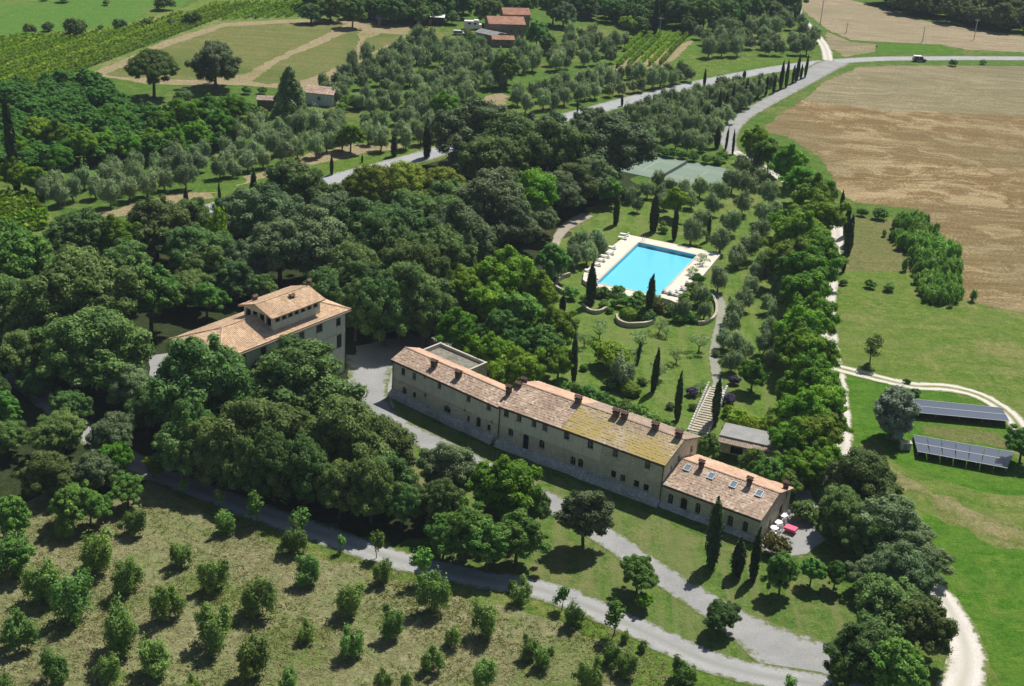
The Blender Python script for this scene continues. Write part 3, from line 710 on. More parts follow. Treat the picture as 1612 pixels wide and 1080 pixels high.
chimney(at(459.5, 470, 13.9)*[1, 1, 0]+Z(13.6), bel, .6, .45, eV); chimney(at(486, 449, 14.3)*[1, 1, 0]+Z(14.2), bel, .5, .5, eV)
chimney(at(401, 470, 13.9)*[1, 1, 0]+Z(13.2), bel, .6, .7, eV)

# shed with grey flat roof behind the annex
SZ = 2.9
s0 = at(1132.6, 684.4, SZ); s1_ = at(1232.6, 706.5, SZ); eS = nrm(s1_-s0); nS = np.array([eS[1], -eS[0], 0]); LS = np.linalg.norm(s1_-s0)
shed = empty('outbuilding', s0*[1, 1, 0]); tag(shed, 'low outbuilding with grey flat roof and tiled lip behind the annex', 'outbuilding')
b = MB(); b0 = s0*[1, 1, 0]-nS*.5+eS*.2
fo = [(1.5+i*2.9, 3.3+i*2.9, .1, 2.1, 0) for i in range(int((LS-2)/2.9))]
wall_grid(b, b0, eS, nS, LS-.4, SZ-.25, fo, mf0); b.face([b0, b0-nS*3.4, b0-nS*3.4+Z(SZ-.25), b0+Z(SZ-.25)]); q = b0+eS*(LS-.4); b.face([q, q-nS*3.4, q-nS*3.4+Z(SZ-.25), q+Z(SZ-.25)]); b.face([b0-nS*3.4, q-nS*3.4, q-nS*3.4+Z(SZ-.25), b0-nS*3.4+Z(SZ-.25)])
b.build('wall', M_stone, shed)
for o in fo: window(shed, b0, eS, nS, o, 'door', 2)
b = MB(); b.box(s0-Z(.22), eS*LS, -nS*4.2, Z(.22)); b.build('roof', M_greyroof, shed)
tile_roof('roof_lip', [s0+nS*1.1-Z(.62), s0+eS*LS+nS*1.1-Z(.62), s0+eS*LS+nS*.02-Z(.3), s0+nS*.02-Z(.3)], M_tile_grey, shed)

# far farm and small houses
def small_house(name, label, px, yaw, L, D, H, rise, wallm, roofm, nwin=3, cat='house', parent=None):
    c = at(*px) if len(px) == 2 else np.array(px)
    e = np.array([math.cos(R_(yaw)), math.sin(R_(yaw)), 0]); n = np.array([e[1], -e[0], 0])
    A = c-e*L/2
    root = parent or empty(name, A)
    if parent is None: tag(root, label, cat)
    b = MB(); fo = [((i+.5)*L/nwin-.45, (i+.5)*L/nwin+.45, H*.4, H*.4+1.1, 0) for i in range(nwin)] if nwin else []
    wall_grid(b, A, e, n, L, H, fo, mf0)
    for q in (A, A+e*L): b.face([q, q-n*D, q-n*D+Z(H), q-n*D/2+Z(H+rise), q+Z(H)])
    b.face([A-n*D, A+e*L-n*D, A+e*L-n*D+Z(H), A-n*D+Z(H)]); b.build('wall', wallm, root)
    for o in fo: window(root, A, e, n, o)
    o_ = .3
    tile_roof('roof', [A-e*.3+n*o_+Z(H-.05), A+e*(L+.3)+n*o_+Z(H-.05), A+e*(L+.3)-n*D/2+Z(H+rise+.1), A-e*.3-n*D/2+Z(H+rise+.1)], roofm, root, .35)
    tile_roof('roof', [A+e*(L+.3)-n*(D+o_)+Z(H-.05), A-e*.3-n*(D+o_)+Z(H-.05), A-e*.3-n*D/2+Z(H+rise+.1), A+e*(L+.3)-n*D/2+Z(H+rise+.1)], roofm, root, .35)
    return root
M_farw = plaster('weathered_wall', (.20, .165, .13), (.27, .22, .17)); M_bluew = plaster('pale_house_wall', (.50, .51, .52), (.58, .58, .58))
fh = small_house('farm_cottage', 'distant red-roofed farm cottage beyond the olive groves', (797, 62), 12, 12, 9, 5, 1.6, M_farw, M_tile_far, 4)
small_house('x', '', tuple(at(812, 52)), 12, 9, 7, 6.2, 1.5, M_farw, M_tile_far, 2, parent=fh)
small_house('x', '', tuple(at(792, 74)), 12, 7, 4, 2.4, .8, M_farw, M_tile_far, 2, parent=fh)
small_house('farm_shed', 'grey-roofed shed at the left of the distant red-roofed farm', (763, 66), -35, 8, 6, 2.6, .6, M_farw, M_greyroof, 0, 'shed')
small_house('small_house', 'small pale cottage with brown roof behind the conical tree', (502, 166), -8, 7.5, 6, 3.2, 1.1, M_bluew, M_tile, 1)
small_house('small_shed', 'small brick shed at the left of the conical tree', (419, 173), 4, 4.5, 4, 2.6, .5, M_brick, M_tile_grey, 0, 'shed')
def open_shed(label, px, L, D, H, roofm, yaw=0):
    c = at(*px); e = np.array([math.cos(R_(yaw)), math.sin(R_(yaw)), 0]); n = np.array([e[1], -e[0], 0]); A = c-e*L/2
    r = empty('field_shed', A); tag(r, label, 'shed')
    b = MB(); b.box(A-n*.15, e*L, -n*(D-.15), Z(H)); b.build('wall', M_dark, r)
    b = MB(); b.face([A-e*.3+n*.4+Z(H+.02), A+e*(L+.3)+n*.4+Z(H+.02), A+e*(L+.3)-n*(D+.2)+Z(H+.7), A-e*.3-n*(D+.2)+Z(H+.7)]); b.face([A-e*.3+n*.4+Z(H-.1), A+e*(L+.3)+n*.4+Z(H-.1), A+e*(L+.3)+n*.4+Z(H+.02), A-e*.3+n*.4+Z(H+.02)]); b.build('roof', roofm, r)
    b = MB(); b.cbox(A+e*L*.3+Z(1)-n*.1, e*1.2, n*.14, Z(2)); b.build('door', M_farw, r)
open_shed('small grey-roofed field hut at the edge of the far tan field', (600, 40), 3.4, 3, 2.3, M_greyroof)
open_shed('short pale-roofed field shed, left one of the pair by the far wood', (663, 40), 3.2, 4, 2.6, M_white)
open_shed('long white-roofed field shed, right one of the pair by the far wood', (683, 40), 6.6, 4.5, 2.9, M_white)

# retaining walls, pool
PZ = .8
PD = [at(*p, PZ) for p in ((988, 369), (1101, 392), (1135, 399.6), (1099, 443), (1078, 470), (1067, 477.6), (1055, 472), (1040, 468), (990, 466), (940, 456), (917.5, 440), (919.6, 428), (945, 405), (968, 384))]
W4 = [at(*p, PZ) for p in ((1006, 381.6), (1096.8, 401.7), (1037, 465), (939.6, 445))]
t = NT('pool_deck_stone'); v = t.coord('World'); n_ = t.noise(v, .7, 5); g_ = t.n('ShaderNodeTexBrick', i_Vector=t.mapping(v, R_(25), (1, 1, 1)), i_Scale=1.2); g_.inputs['Color1'].default_value = (.74, .68, .57, 1); g_.inputs['Color2'].default_value = (.66, .60, .50, 1); g_.inputs['Mortar'].default_value = (.52, .47, .39, 1); g_.inputs['Mortar Size'].default_value = .015
M_deck = t.fin(t.mix(t.ramp(n_, .3, .7), t.mix(1., g_.outputs[0], (.88, .88, .88), 'MULTIPLY'), g_.outputs[0]), .85, .2)
t = NT('pool_lining'); v = t.coord('World'); M_lining = t.fin(t.mix(t.noise(v, .25, 3), (.27, .64, .78), (.33, .70, .82)), .6, .2)
t = NT('pool_water'); v = t.coord('World'); nz = t.noise(v, 2.2, 4, .6)
bp = t.n('ShaderNodeBump', i_Height=nz, i_Strength=.25, i_Distance=.06)
tr = t.n('ShaderNodeBsdfTransparent', i_Color=(.66, .93, .98, 1)); gl = t.n('ShaderNodeBsdfGlossy', i_Color=(1, 1, 1, 1), i_Roughness=.05); t.l(bp.outputs[0], gl.inputs['Normal'])
fr_ = t.n('ShaderNodeFresnel', i_IOR=1.33); t.l(bp.outputs[0], fr_.inputs['Normal']); mx = t.n('ShaderNodeMixShader'); t.l(fr_.outputs[0], mx.inputs[0]); t.l(tr.outputs[0], mx.inputs[1]); t.l(gl.outputs[0], mx.inputs[2]); t.l(mx.outputs[0], t.out.inputs[0]); M_water = t.m
pool = empty('swimming_pool', (W4[0]+W4[2])/2*[1, 1, 0]); tag(pool, 'rectangular turquoise swimming pool set in a pale stone terrace', 'pool')
b = MB()
import itertools
outer = [Vector(p) for p in PD]; inner = [Vector(p) for p in W4]
tri = tessellate_polygon([outer, inner]); allp = outer+inner
i0 = len(b.v); b.v += [tuple(p) for p in allp]
for a_, b_, c_ in tri:
    nn = (allp[b_]-allp[a_]).cross(allp[c_]-allp[a_]); q = (a_, b_, c_) if nn.z > 0 else (a_, c_, b_)
    b.f.append(tuple(i0+k for k in q)); b.mi.append(0)
for i in range(len(PD)):
    p, q = PD[i], PD[(i+1) % len(PD)]; b.face([p, q, q*[1, 1, 0], p*[1, 1, 0]])
b.build('deck', M_deck, pool)
b = MB()
for i in range(4):
    p, q = W4[i], W4[(i+1) % 4]; b.face([p, q, q*[1, 1, 0]+Z(.05), p*[1, 1, 0]+Z(.05)])
b.face([p*[1, 1, 0]+Z(.05) for p in W4]); b.build('basin', M_lining, pool)
b = MB(); b.face([p-Z(.12) for p in W4[::-1]]); b.build('water', M_water, pool)
b = MB()
for i in range(4):
    p, q = W4[i], W4[(i+1) % 4]; d_ = nrm(q-p); n_ = np.array([d_[1], -d_[0], 0]); cc = (W4[0]+W4[2])/2; n_ = n_ if (cc-p)@n_ < 0 else -n_
    b.box(p+Z(.004)-d_*.0, q-p, n_*.35, Z(.05))
b.build('coping', M_cop, pool)
b = MB(); q = at(1013, 379, PZ)
for s_ in (-.25, .25): b.tube([q+[s_, .5, 0], q+[s_, .5, .8], q+[s_, 0, .95], q+[s_, -.5, .6], q+[s_, -.5, -.3]], [.03]*5, 6)
b.build('ladder', M_grey, pool)
def stone_wall(label, pts, h, th=.45):
    P = spline([at(*p) for p in pts], .7); root = None
    b = MB(); L_, R2 = [], []
    for i, p in enumerate(P):
        t_ = nrm(P[min(i+1, len(P)-1)]-P[max(i-1, 0)]); n = np.array([-t_[1], t_[0], 0]); hh = h+rng.normal()*.03
        L_.append((p+n*th/2, p+n*th/2+Z(hh))); R2.append((p-n*th/2, p-n*th/2+Z(hh)))
    for i in range(len(P)-1):
        b.face([L_[i][0], L_[i+1][0], L_[i+1][1], L_[i][1]]); b.face([R2[i][0], R2[i+1][0], R2[i+1][1], R2[i][1]]); b.face([L_[i][1], L_[i+1][1], R2[i+1][1], R2[i][1]])
    for k in (0, -1): b.face([L_[k][0], L_[k][1], R2[k][1], R2[k][0]])
    o = b.build('stone_wall', M_wallstone); return tag(o, label, 'wall', 'curved retaining walls round the pool garden')
stone_wall('short curved stone wall below the left end of the pool', [(897, 435), (884, 439), (876, 447), (876, 456), (888, 463)], .8)
stone_wall('curved stone wall below the cypress at the left pool corner', [(917, 483), (924, 490), (936, 494), (948, 492), (955, 487)], .7)
stone_wall('curved stone wall round the clipped ball bush below the pool', [(970, 501), (974, 510), (988, 515), (1005, 515), (1020, 513), (1030, 507)], .9)
stone_wall('long bent stone wall along the garden path right of the pool', [(1111, 463), (1121, 470), (1127, 482), (1127, 496), (1121, 505), (1108, 511), (1098, 511)], .7)

# tennis court
t = NT('court_green'); v = t.coord('World'); M_court = t.fin(t.mix(t.noise(v, .3, 4), (.15, .21, .165), (.19, .255, .20)), .85, .2)
cA = at(1032, 243); cB = at(1152, 268); eC = nrm(cB-cA); nC = np.array([eC[1], -eC[0], 0]); cL = np.linalg.norm(cB-cA)+2
tc = empty('tennis_court', cA); tag(tc, 'green tennis court with white lines among the trees', 'tennis court')
b = MB(); b.box(cA-eC*3+Z(.03), eC*(cL+3), nC*19, Z(.06)); b.build('playing_surface', M_court, tc)
b = MB(); z_ = .096; LL = 23.0; o0 = cA+eC*(-3+(cL+3-LL)/2)+nC*4; WW = 11
def ln(p, q, w_=.12):
    d_ = nrm(q-p); s_ = np.array([-d_[1], d_[0], 0])*w_/2; b.face([p-s_+Z(z_), q-s_+Z(z_), q+s_+Z(z_), p+s_+Z(z_)])
for k in (0, 1.37, WW-1.37, WW): ln(o0+nC*k, o0+eC*LL+nC*k)
for k in (0.06, LL-.06): ln(o0+eC*k, o0+eC*k+nC*WW)
z_ = .1
for k in (LL/2-6.4, LL/2+6.4): ln(o0+eC*k+nC*1.4, o0+eC*k+nC*(WW-1.4))
b.build('court_line', M_cop, tc)
b = MB(); p = o0+eC*LL/2-nC*.9; q = o0+eC*LL/2+nC*(WW+.9)
b.tube([p, p+Z(1.1)], [.05, .05]); b.tube([q, q+Z(1.1)], [.05, .05]); b.box(p+Z(.15), q-p, eC*.03, Z(.8)); b.build('net', M_greyroof, tc)

# stone steps
def steps():
    a = at(1128, 622); c = at(1098, 682); N = 20; d_ = (c-a)/N; s_ = nrm([d_[1], -d_[0], 0]); root = empty('garden_steps', c); tag(root, 'flight of pale stone garden steps beside the tall cypress', 'steps')
    for i in range(N):
        w_ = 2.5-.04*(N-i); h = .07*(N-i)+.12; p = a+d_*i; b = MB(); b.box(p-s_*w_/2, s_*w_, d_*.72, Z(h)); b.build('step', M_wallstone, root)
    for sg in (-1, 1):
        b = MB()
        o_ = s_*sg*1.42
        for i in range(N): b.cbox(a+d_*(i+.5)+o_+Z(.06*(N-i)+.1), s_*.28, d_*1.0, Z(.12*(N-i)*.5+.24))
        b.build('side_wall', M_plinth, root)
    b = MB(); b.face([a+s_*1.25+Z(.06*N), a-s_*1.25+Z(.06*N), c-s_*1.25+Z(.02), c+s_*1.25+Z(.02)]); b.build('ramp', M_plinth, root)
steps()

# solar arrays
t = NT('solar_cells'); v = t.coord('Object'); br = t.n('ShaderNodeTexBrick', i_Vector=t.n('ShaderNodeTexCoord').outputs['UV'], i_Scale=1.0)
M_cell = plain('solar_glass', (.055, .070, .105), .35, .5, 0, .15)
def solar(label, px, zn, zf):
    NL, NR, FR_, FL_ = at(*px[0], zn), at(*px[1], zn), at(*px[2], zf), at(*px[3], zf)
    r = empty('solar_array', (NL+NR)/2*[1, 1, 0]); tag(r, label, 'solar panels', 'solar arrays in the meadow')
    e = NR-NL; L = np.linalg.norm(e); n = int(L/1.65); up = nrm(np.cross(e, FL_-NL)); up = up if up[2] > 0 else -up
    for k in (0, 1):
        for i in range(n):
            def P(a, c): return (NL*(1-a)+NR*a)*(1-c)+(FL_*(1-a)+FR_*a)*c
            a0, a1 = (i+.004)/n, (i+.996)/n; c0, c1 = (.01, .492) if k == 0 else (.508, .99)
            b = MB(); b.box(P(a0, c0)+up*.05, P(a1, c0)-P(a0, c0), P(a0, c1)-P(a0, c0), up*.05); pn = b.build('panel', M_cell, r)
    b = MB()
    for c in (0.0, .5, 1.0):
        p = (NL*(1-c)+FL_*c); q = (NR*(1-c)+FR_*c); d_ = nrm(FL_-NL)*(.14 if c == .5 else .1); b.box(p-d_/2+up*.06, q-p, d_, up*.07)
    b.build('frame', M_grey, r)
    b = MB(); np_ = max(3, int(L/3.2))
    for i in range(np_+1):
        a = .02+.96*i/np_
        for c in (.15, .85):
            p = (NL*(1-a)+NR*a)*(1-c)+(FL_*(1-a)+FR_*a)*c; b.cbox(np.array([p[0], p[1], p[2]/2]), [.09, 0, 0], [0, .09, 0], Z(p[2]))
        p = (NL*(1-a)+NR*a); q = (FL_*(1-a)+FR_*a); b.tube([p-up*.04, q-up*.04], [.05, .05], 4)
    b.build('support', M_grey, r)
solar('farther solar array of two panel rows on posts in the meadow', [(1434, 649.5), (1589, 664), (1577, 643), (1436, 629)], 1.0, .3)
solar('nearer solar array of two panel rows beside the grey cabinet', [(1444, 711.5), (1586, 738), (1597, 713), (1437, 685.5)], 1.0, .3)
r = empty('electrical_cabinet', at(1424, 707)); tag(r, 'grey box cabinet at the left end of the nearer solar array', 'cabinet')
b = MB(); c = at(1424, 707); b.cbox(c+Z(.55), [1.5, 0, 0], [0, .8, 0], Z(1.1)); b.build('body', M_grey, r); b = MB(); b.cbox(c+Z(1.15), [1.7, 0, 0], [0, 1.0, 0], Z(.1)); b.build('lid', M_cop, r); b = MB(); b.cbox(c+Z(.55)+[0, -.42, 0], [.65, 0, 0], [0, .04, 0], Z(.9)); b.build('door', M_greyroof, r)

# vehicles
t = NT('navy_paint'); M_navy = t.fin((.05, .065, .11), .35, .5)
M_tyre = plain('tyre_rubber', (.02, .02, .02), .9, .2); M_silver = plain('pale_car_paint', (.62, .64, .66), .3, .5, 0, .04)
def vehicle(name, label, cat, px, yaw, L, W, H, body, top, prof=None):
    c = at(*px); e = np.array([math.cos(R_(yaw)), math.sin(R_(yaw)), 0]); n = np.array([-e[1], e[0], 0]); r = empty(name, c); tag(r, label, cat)
    prof_b = [(-.5, .22), (-.5, .50), (-.47, .56), (.22, .56), (.45, .50), (.5, .42), (.5, .22)]
    prof_t = prof or [(-.47, .56), (-.45, .97), (-.40, 1.0), (.10, 1.0), (.16, .96), (.26, .56)]
    def ext(pr, w_, z0=0):
        b = MB(); Lp = [c+e*x*L-n*w_/2+Z(z*H) for x, z in pr]; Rp = [c+e*x*L+n*w_/2+Z(z*H) for x, z in pr]
        b.face(Lp); b.face(Rp[::-1]); k = len(pr)
        for i in range(k): j = (i+1) % k; b.face([Lp[j], Lp[i], Rp[i], Rp[j]])
        return b
    ext(prof_b, W).build('body', body, r)
    cab = ext([(x, z) for x, z in prof_t], W*.9).build('cabin', M_glass, r)
    xs = [p[0] for p in prof_t]; b = MB(); b.box(c+e*L*(min(xs)+.01)-n*W*.45+Z(H*.99), e*L*(max(xs)-min(xs)-.14), n*W*.9, Z(.09)); [b.box(c+e*L*x_-n*W*.455+Z(.58*H), e*.1, n*W*.91, Z(H*.42)) for x_ in (min(xs), -.12)]; b.build('car_roof', top, r)
    for x in (-.31, .31):
        for s_ in (-1, 1):
            b = MB(); q = c+e*x*L+n*s_*(W/2-.1)+Z(.34); b.tube([q-n*.11, q+n*.11], [.34, .34], 12); b.build('wheel', M_tyre, r)
    return r
vehicle('parked_car', 'dark blue off-road car with white roof driving on the main road', 'car', (1447, 97), 2, 4.6, 1.85, 1.9, M_navy, M_white, [(-.48, .56), (-.47, .96), (-.44, 1.0), (.12, 1.0), (.18, .94), (.24, .56)])
vehicle('parked_car', 'pale silver car parked by the distant red-roofed farm', 'car', (723, 55), 10, 4.3, 1.75, 1.45, M_silver, M_silver)
c = at(742, 46); r = empty('camper_van', c); tag(r, 'white camper van parked by the distant red-roofed farm', 'camper van')
b = MB(); e = nrm([1, .1, 0]); n = np.array([-e[1], e[0], 0]); b.cbox(c+Z(1.7), e*5.0, n*2.2, Z(2.4)); b.cbox(c+e*2.9+Z(1.2), e*1.0, n*2.0, Z(1.4)); b.cbox(c+e*1.6+Z(3.05), e*1.6, n*1.8, Z(.4)); b.build('body', M_white, r)
b = MB(); b.cbox(c-e*.8-n*1.11+Z(2.1), e*1.1, n*.04, Z(.6)); b.cbox(c+e*1.2-n*1.11+Z(2.1), e*.8, n*.04, Z(.6)); b.build('window', M_glass, r)
for x in (-1.6, 2.3):
    for s_ in (-1, 1): b = MB(); q = c+e*x+n*s_*.95+Z(.36); b.tube([q-n*.12, q+n*.12], [.36, .36], 12); b.build('wheel', M_tyre, r)

# utility poles
def pole(px, top, label):
    c = at(*px); h = 1
    for h in np.linspace(3, 14, 111):
        if proj(c+Z(h))[1] <= top: break
    r = empty('utility_pole', c); tag(r, label, 'utility pole', 'wooden utility poles')
    b = MB(); b.tube([c, c+Z(h)], [.17, .11], 8); b.build('mast', M_grey, r); b = MB(); b.cbox(c+Z(h-.5), [1.8, 0, 0], [0, .12, 0], Z(.12)); b.build('crossarm', M_grey, r)
    for s_ in (-.8, 0, .8): b = MB(); b.tube([c+[s_, 0, h-.44], c+[s_, 0, h-.2]], [.05, .04], 6); b.build('insulator', M_white, r)
pole((1038, 56), 27, 'pale utility pole at the top end of the small vineyard')
pole((1291, 38), 0, 'utility pole beside the dirt track in the far stubble field')
pole((1332, 52), 36, 'short leftmost utility pole standing within the far stubble field')
pole((1452, 66), 42, 'middle utility pole standing within the far stubble field')
pole((1533, 62), 30, 'rightmost utility pole in front of the far dark wood')
pole((96, 172), 140, 'utility pole rising from the green thicket left of the umbrella pine')

# garden furniture
M_cushion = plain('white_canvas', (.72, .71, .68), .8, .2, 0, .06); M_pink = plain('pink_cloth', (.78, .13, .22), .8, .2, 0, .08)
def lounger(px, yaw, label, dark=False):
    c = at(*px, PZ) if px[0] > 900 else at(*px, PZ); e = np.array([math.cos(R_(yaw)), math.sin(R_(yaw)), 0]); n = np.array([-e[1], e[0], 0])
    r = empty('sun_lounger', c); tag(r, label, 'sun lounger', 'sun loungers round the pool')
    b = MB(); b.cbox(c+Z(.30), e*1.9, n*.68, Z(.06)); b.build('frame', M_grey if dark else M_white, r)
    b = MB(); b.cbox(c+Z(.37)-e*.3, e*1.25, n*.62, Z(.08)); q = c+e*.35+Z(.34); b.box(q-n*.31, e*.55+Z(.42), n*.62, nrm([-e[0]*.42, -e[1]*.42, .55])*.08); b.build('cushion', M_grey if dark else M_cushion, r)
    for a_ in (-.85, .85):
        for s_ in (-.3, .3): b = MB(); b.cbox(c+e*a_+n*s_+Z(.14), e*.05, n*.05, Z(.28)); b.build('leg', M_white, r)
lf = [(983, 371), (980, 376), (963, 391), (960, 400), (953, 405), (946, 411), (939, 418), (928, 428)]
for i, p in enumerate(lf):
    nth = ['farthest', 'second farthest', 'third farthest', 'fourth farthest', 'fourth nearest', 'third nearest', 'second nearest', 'nearest'][i]
    lounger(p, -10+rng.normal()*6, f'white sun lounger, {nth} in the line on the left pool edge')
rt = [(1093, 439), (1086, 450), (1078, 458), (1070, 464), (1060, 465), (1050, 462)]
for i, p in enumerate(rt):
    nth = ['farthest', 'second farthest', 'third farthest', 'third nearest', 'second nearest', 'nearest'][i]
    lounger(p, 150+rng.normal()*6, f'grey sun lounger, {nth} in the group at the right pool end', True)
def chair(c, yaw, label, mat=None, group='white garden chairs'):
    mat = mat or M_white; e = np.array([math.cos(R_(yaw)), math.sin(R_(yaw)), 0]); n = np.array([-e[1], e[0], 0]); r = empty('garden_chair', c); tag(r, label, 'chair', group)
    b = MB(); b.cbox(c+Z(.45), e*.5, n*.5, Z(.05)); b.build('seat', mat, r)
    b = MB(); b.cbox(c-e*.24+Z(.72), e*.05, n*.5, Z(.48)); b.build('backrest', mat, r)
    for s1 in (-.22, .22):
        for s2 in (-.22, .22): b = MB(); b.cbox(c+e*s1+n*s2+Z(.21), e*.045, n*.045, Z(.42)); b.build('leg', mat, r)
def table(c, rad, label, mat, rect=None, cloth=False):
    r = empty('garden_table', c); tag(r, label, 'table')
    b = MB()
    if rect:
        e, n = rect; b.cbox(c+Z(.74), e, n, Z(.05))
        if cloth:
            for s_ in (-1, 1): b.cbox(c+s_*e/2+Z(.60), nrm(e)*.02, n, Z(.3)); b.cbox(c+s_*n/2+Z(.60), e, nrm(n)*.02, Z(.3))
    else:
        b.tube([c+Z(.70), c+Z(.75)], [rad, rad], 16)
    b.build('tabletop', mat, r)
    for k in range(4): a_ = math.pi/4+k*math.pi/2; d_ = (rad or .45)*.7; b = MB(); b.tube([c+[d_*math.cos(a_), d_*math.sin(a_), 0], c+[d_*math.cos(a_)*.8, d_*math.sin(a_)*.8, .7]], [.03, .03], 6); b.build('leg', mat, r)
c = at(1244, 838); table(c, .5, 'small table under a bright pink cloth on the annex terrace', M_pink, (dB*1.5, nB*1.1), True)
TB = [(1218, 838), (1224, 829), (1232, 818)]
lab = ['nearest the camera', 'in the middle', 'farthest from the camera']
for (x, y), l_ in zip(TB, lab):
    c = at(x, y); table(c, .55, f'round white table on the annex terrace, the one {l_}', M_white)
    for k in range(3):
        a_ = k*120+rng.uniform(0, 60); d_ = np.array([math.cos(R_(a_)), math.sin(R_(a_)), 0]); sx = ['right', 'left', 'near'][k]
        chair(c+d_*.95, a_+180, f'white chair around the terrace table {l_}, {["first", "second", "third"][k]} round from its right', group='white chairs on the annex terrace')
for (x, y, l_) in ((899, 418, 'on the lawn left of the pool'), (941, 391, 'under the olive beside the pool deck')):
    c = at(x, y); table(c, .7, f'round white table {l_}', M_white)
    for k in range(4):
        a_ = k*90+30; d_ = np.array([math.cos(R_(a_)), math.sin(R_(a_)), 0]); chair(c+d_*1.15, a_+180, f'white chair at the table {l_}, {["far right", "far left", "near left", "near right"][k]} one', group='white chairs by the pool')

# ------------------------------------------------------------ vegetation
M_bark = bark('bark', (.10, .08, .06)); M_obark = bark('olive_bark', (.15, .13, .10))
L_oak = foliage('holm_oak_leaves', (.045, .092, .024), (.195, .275, .098), .045)
L_oakg = foliage('grey_oak_leaves', (.062, .105, .045), (.225, .290, .150), .04)
L_bright = foliage('bright_leaves', (.070, .160, .020), (.225, .350, .055), .05)
L_mid = foliage('fresh_leaves', (.060, .140, .030), (.225, .345, .095), .05)
L_yel = foliage('yellow_green_leaves', (.15, .225, .03), (.27, .34, .06), .03)
L_olive = foliage('olive_leaves', (.155, .215, .115), (.34, .42, .26), .03, .34)
L_orch = foliage('orchard_leaves', (.100, .175, .052), (.235, .335, .110), .04, .3)
L_cyp = foliage('cypress_leaves', (.022, .042, .014), (.055, .085, .030), .02, .1)
L_pine = foliage('pine_needles', (.085, .14, .035), (.18, .235, .065), .02, .2)
L_pineb = foliage('pine_needles_light', (.15, .195, .03), (.26, .30, .06), .02, .2)
L_silver = foliage('silver_leaves', (.13, .165, .12), (.27, .32, .25), .02, .25)
L_purple = foliage('purple_leaves', (.05, .045, .08), (.09, .08, .13), .02, .1)
L_reed = foliage('reed_blades', (.13, .25, .06), (.25, .38, .12), .02, .35)
L_vine = foliage('vine_leaves', (.13, .22, .03), (.23, .33, .06), .02, .3)
L_thick = foliage('thicket_leaves', (.045, .145, .030), (.120, .255, .055), .02)
L_dry = foliage('ochre_leaves', (.12, .12, .035), (.17, .16, .06), .02, .25)

ICO = None
def ico():
    global ICO
    if ICO is None:
        import bmesh
        bm = bmesh.new(); bmesh.ops.create_icosphere(bm, subdivisions=2, radius=1)
        ICO = (np.array([v.co[:] for v in bm.verts]), np.array([[v.index for v in f.verts] for f in bm.faces])); bm.free()
    return ICO
def unit(n): v = rng.normal(size=(n, 3)); return v/np.linalg.norm(v, axis=1, keepdims=True)
def leaves(lumps, dens, size, aspect=1.5, up=.45, jitter=.22, vert=0., cull=True, center=None):
    """lumps (n,6): centre, radii -> leaf quads V(4n,3), tint(n)"""
    C, Nn, T = [], [], []
    cen = center if center is not None else lumps[:, :3].mean(0)
    for L_ in lumps:
        r = L_[3:6]; area = 4*math.pi*((r[0]*r[1])**1.6/3+(r[0]*r[2])**1.6/3+(r[1]*r[2])**1.6/3)**(1/1.6)
        n = max(6, int(area*dens)); d = unit(n)
        p = L_[:3]+d*r*(1+rng.normal(size=(n, 1))*jitter*.5)
        C.append(p); nn = d/r; Nn.append(nn/np.linalg.norm(nn, axis=1, keepdims=True)); T.append(np.full(n, rng.uniform(.15, .85))+rng.normal(size=n)*.2)
    C = np.concatenate(C); Nn = np.concatenate(Nn); T = np.concatenate(T)
    if cull and len(lumps) > 1:
        keep = np.ones(len(C), bool)
        for L_ in lumps:
            q = (C-L_[:3])/L_[3:6]; keep &= (q**2).sum(1) > .55
        C, Nn, T = C[keep], Nn[keep], T[keep]
    n = len(C); nm = Nn+unit(n)*.62+np.array([0, 0, up]); nm /= np.linalg.norm(nm, axis=1, keepdims=True)
    a = np.cross(nm, unit(n) if vert < .5 else np.array([0, 0, 1.])+unit(n)*.25); a /= np.linalg.norm(a, axis=1, keepdims=True)+1e-9; b = np.cross(nm, a)
    s = size*rng.uniform(.6, 1.35, (n, 1))
    a = a*s*.5; b = b*s*.5*aspect
    V = np.stack([C-a*.55-b, C+a*.55-b*.8, C+a+b*.7, C-a*.7+b], 1).reshape(-1, 3)
    return V, np.clip(T, 0, 1)
def cores(lumps, f=.80, rough=.10):
    v, fc = ico(); V = []; Fc = []; k = 0
    for L_ in lumps:
        V.append(L_[:3]+v*L_[3:6]*f*(1+rng.normal(size=(len(v), 1))*rough)); Fc.append(fc+k); k += len(v)
    return np.concatenate(V), np.concatenate(Fc)
def crown_arrays(lumps, dens, size, core=.8, **k):
    V, T = leaves(lumps, dens, size, **k); n = len(T); Fq = np.arange(4*n).reshape(-1, 4)
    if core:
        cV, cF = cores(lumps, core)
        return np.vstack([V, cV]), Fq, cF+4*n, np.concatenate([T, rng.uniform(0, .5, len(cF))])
    return V, Fq, np.zeros((0, 3), int), T
def trunk_mb(h, r, limbs, spread, mat):
    b = MB(); top = np.array([rng.normal()*.15, rng.normal()*.15, h])
    b.tube([[0, 0, -.1], [0, 0, .25], top*.55+[0, 0, 0], top], [r*1.5, r*1.05, r*.85, r*.6], 8)
    for i in range(limbs):
        a = 2*math.pi*i/limbs+rng.uniform(-.4, .4); d = np.array([math.cos(a), math.sin(a), 0]); z0 = h*rng.uniform(.6, .95)
        e_ = np.array([0, 0, z0])+d*spread*rng.uniform(.5, .85)+Z(rng.uniform(.5, 1)*spread*.7)
        b.tube([[0, 0, z0], (np.array([0, 0, z0])+e_)/2+d*.1*spread, e_], [r*.55, r*.4, r*.15], 6)
    return b
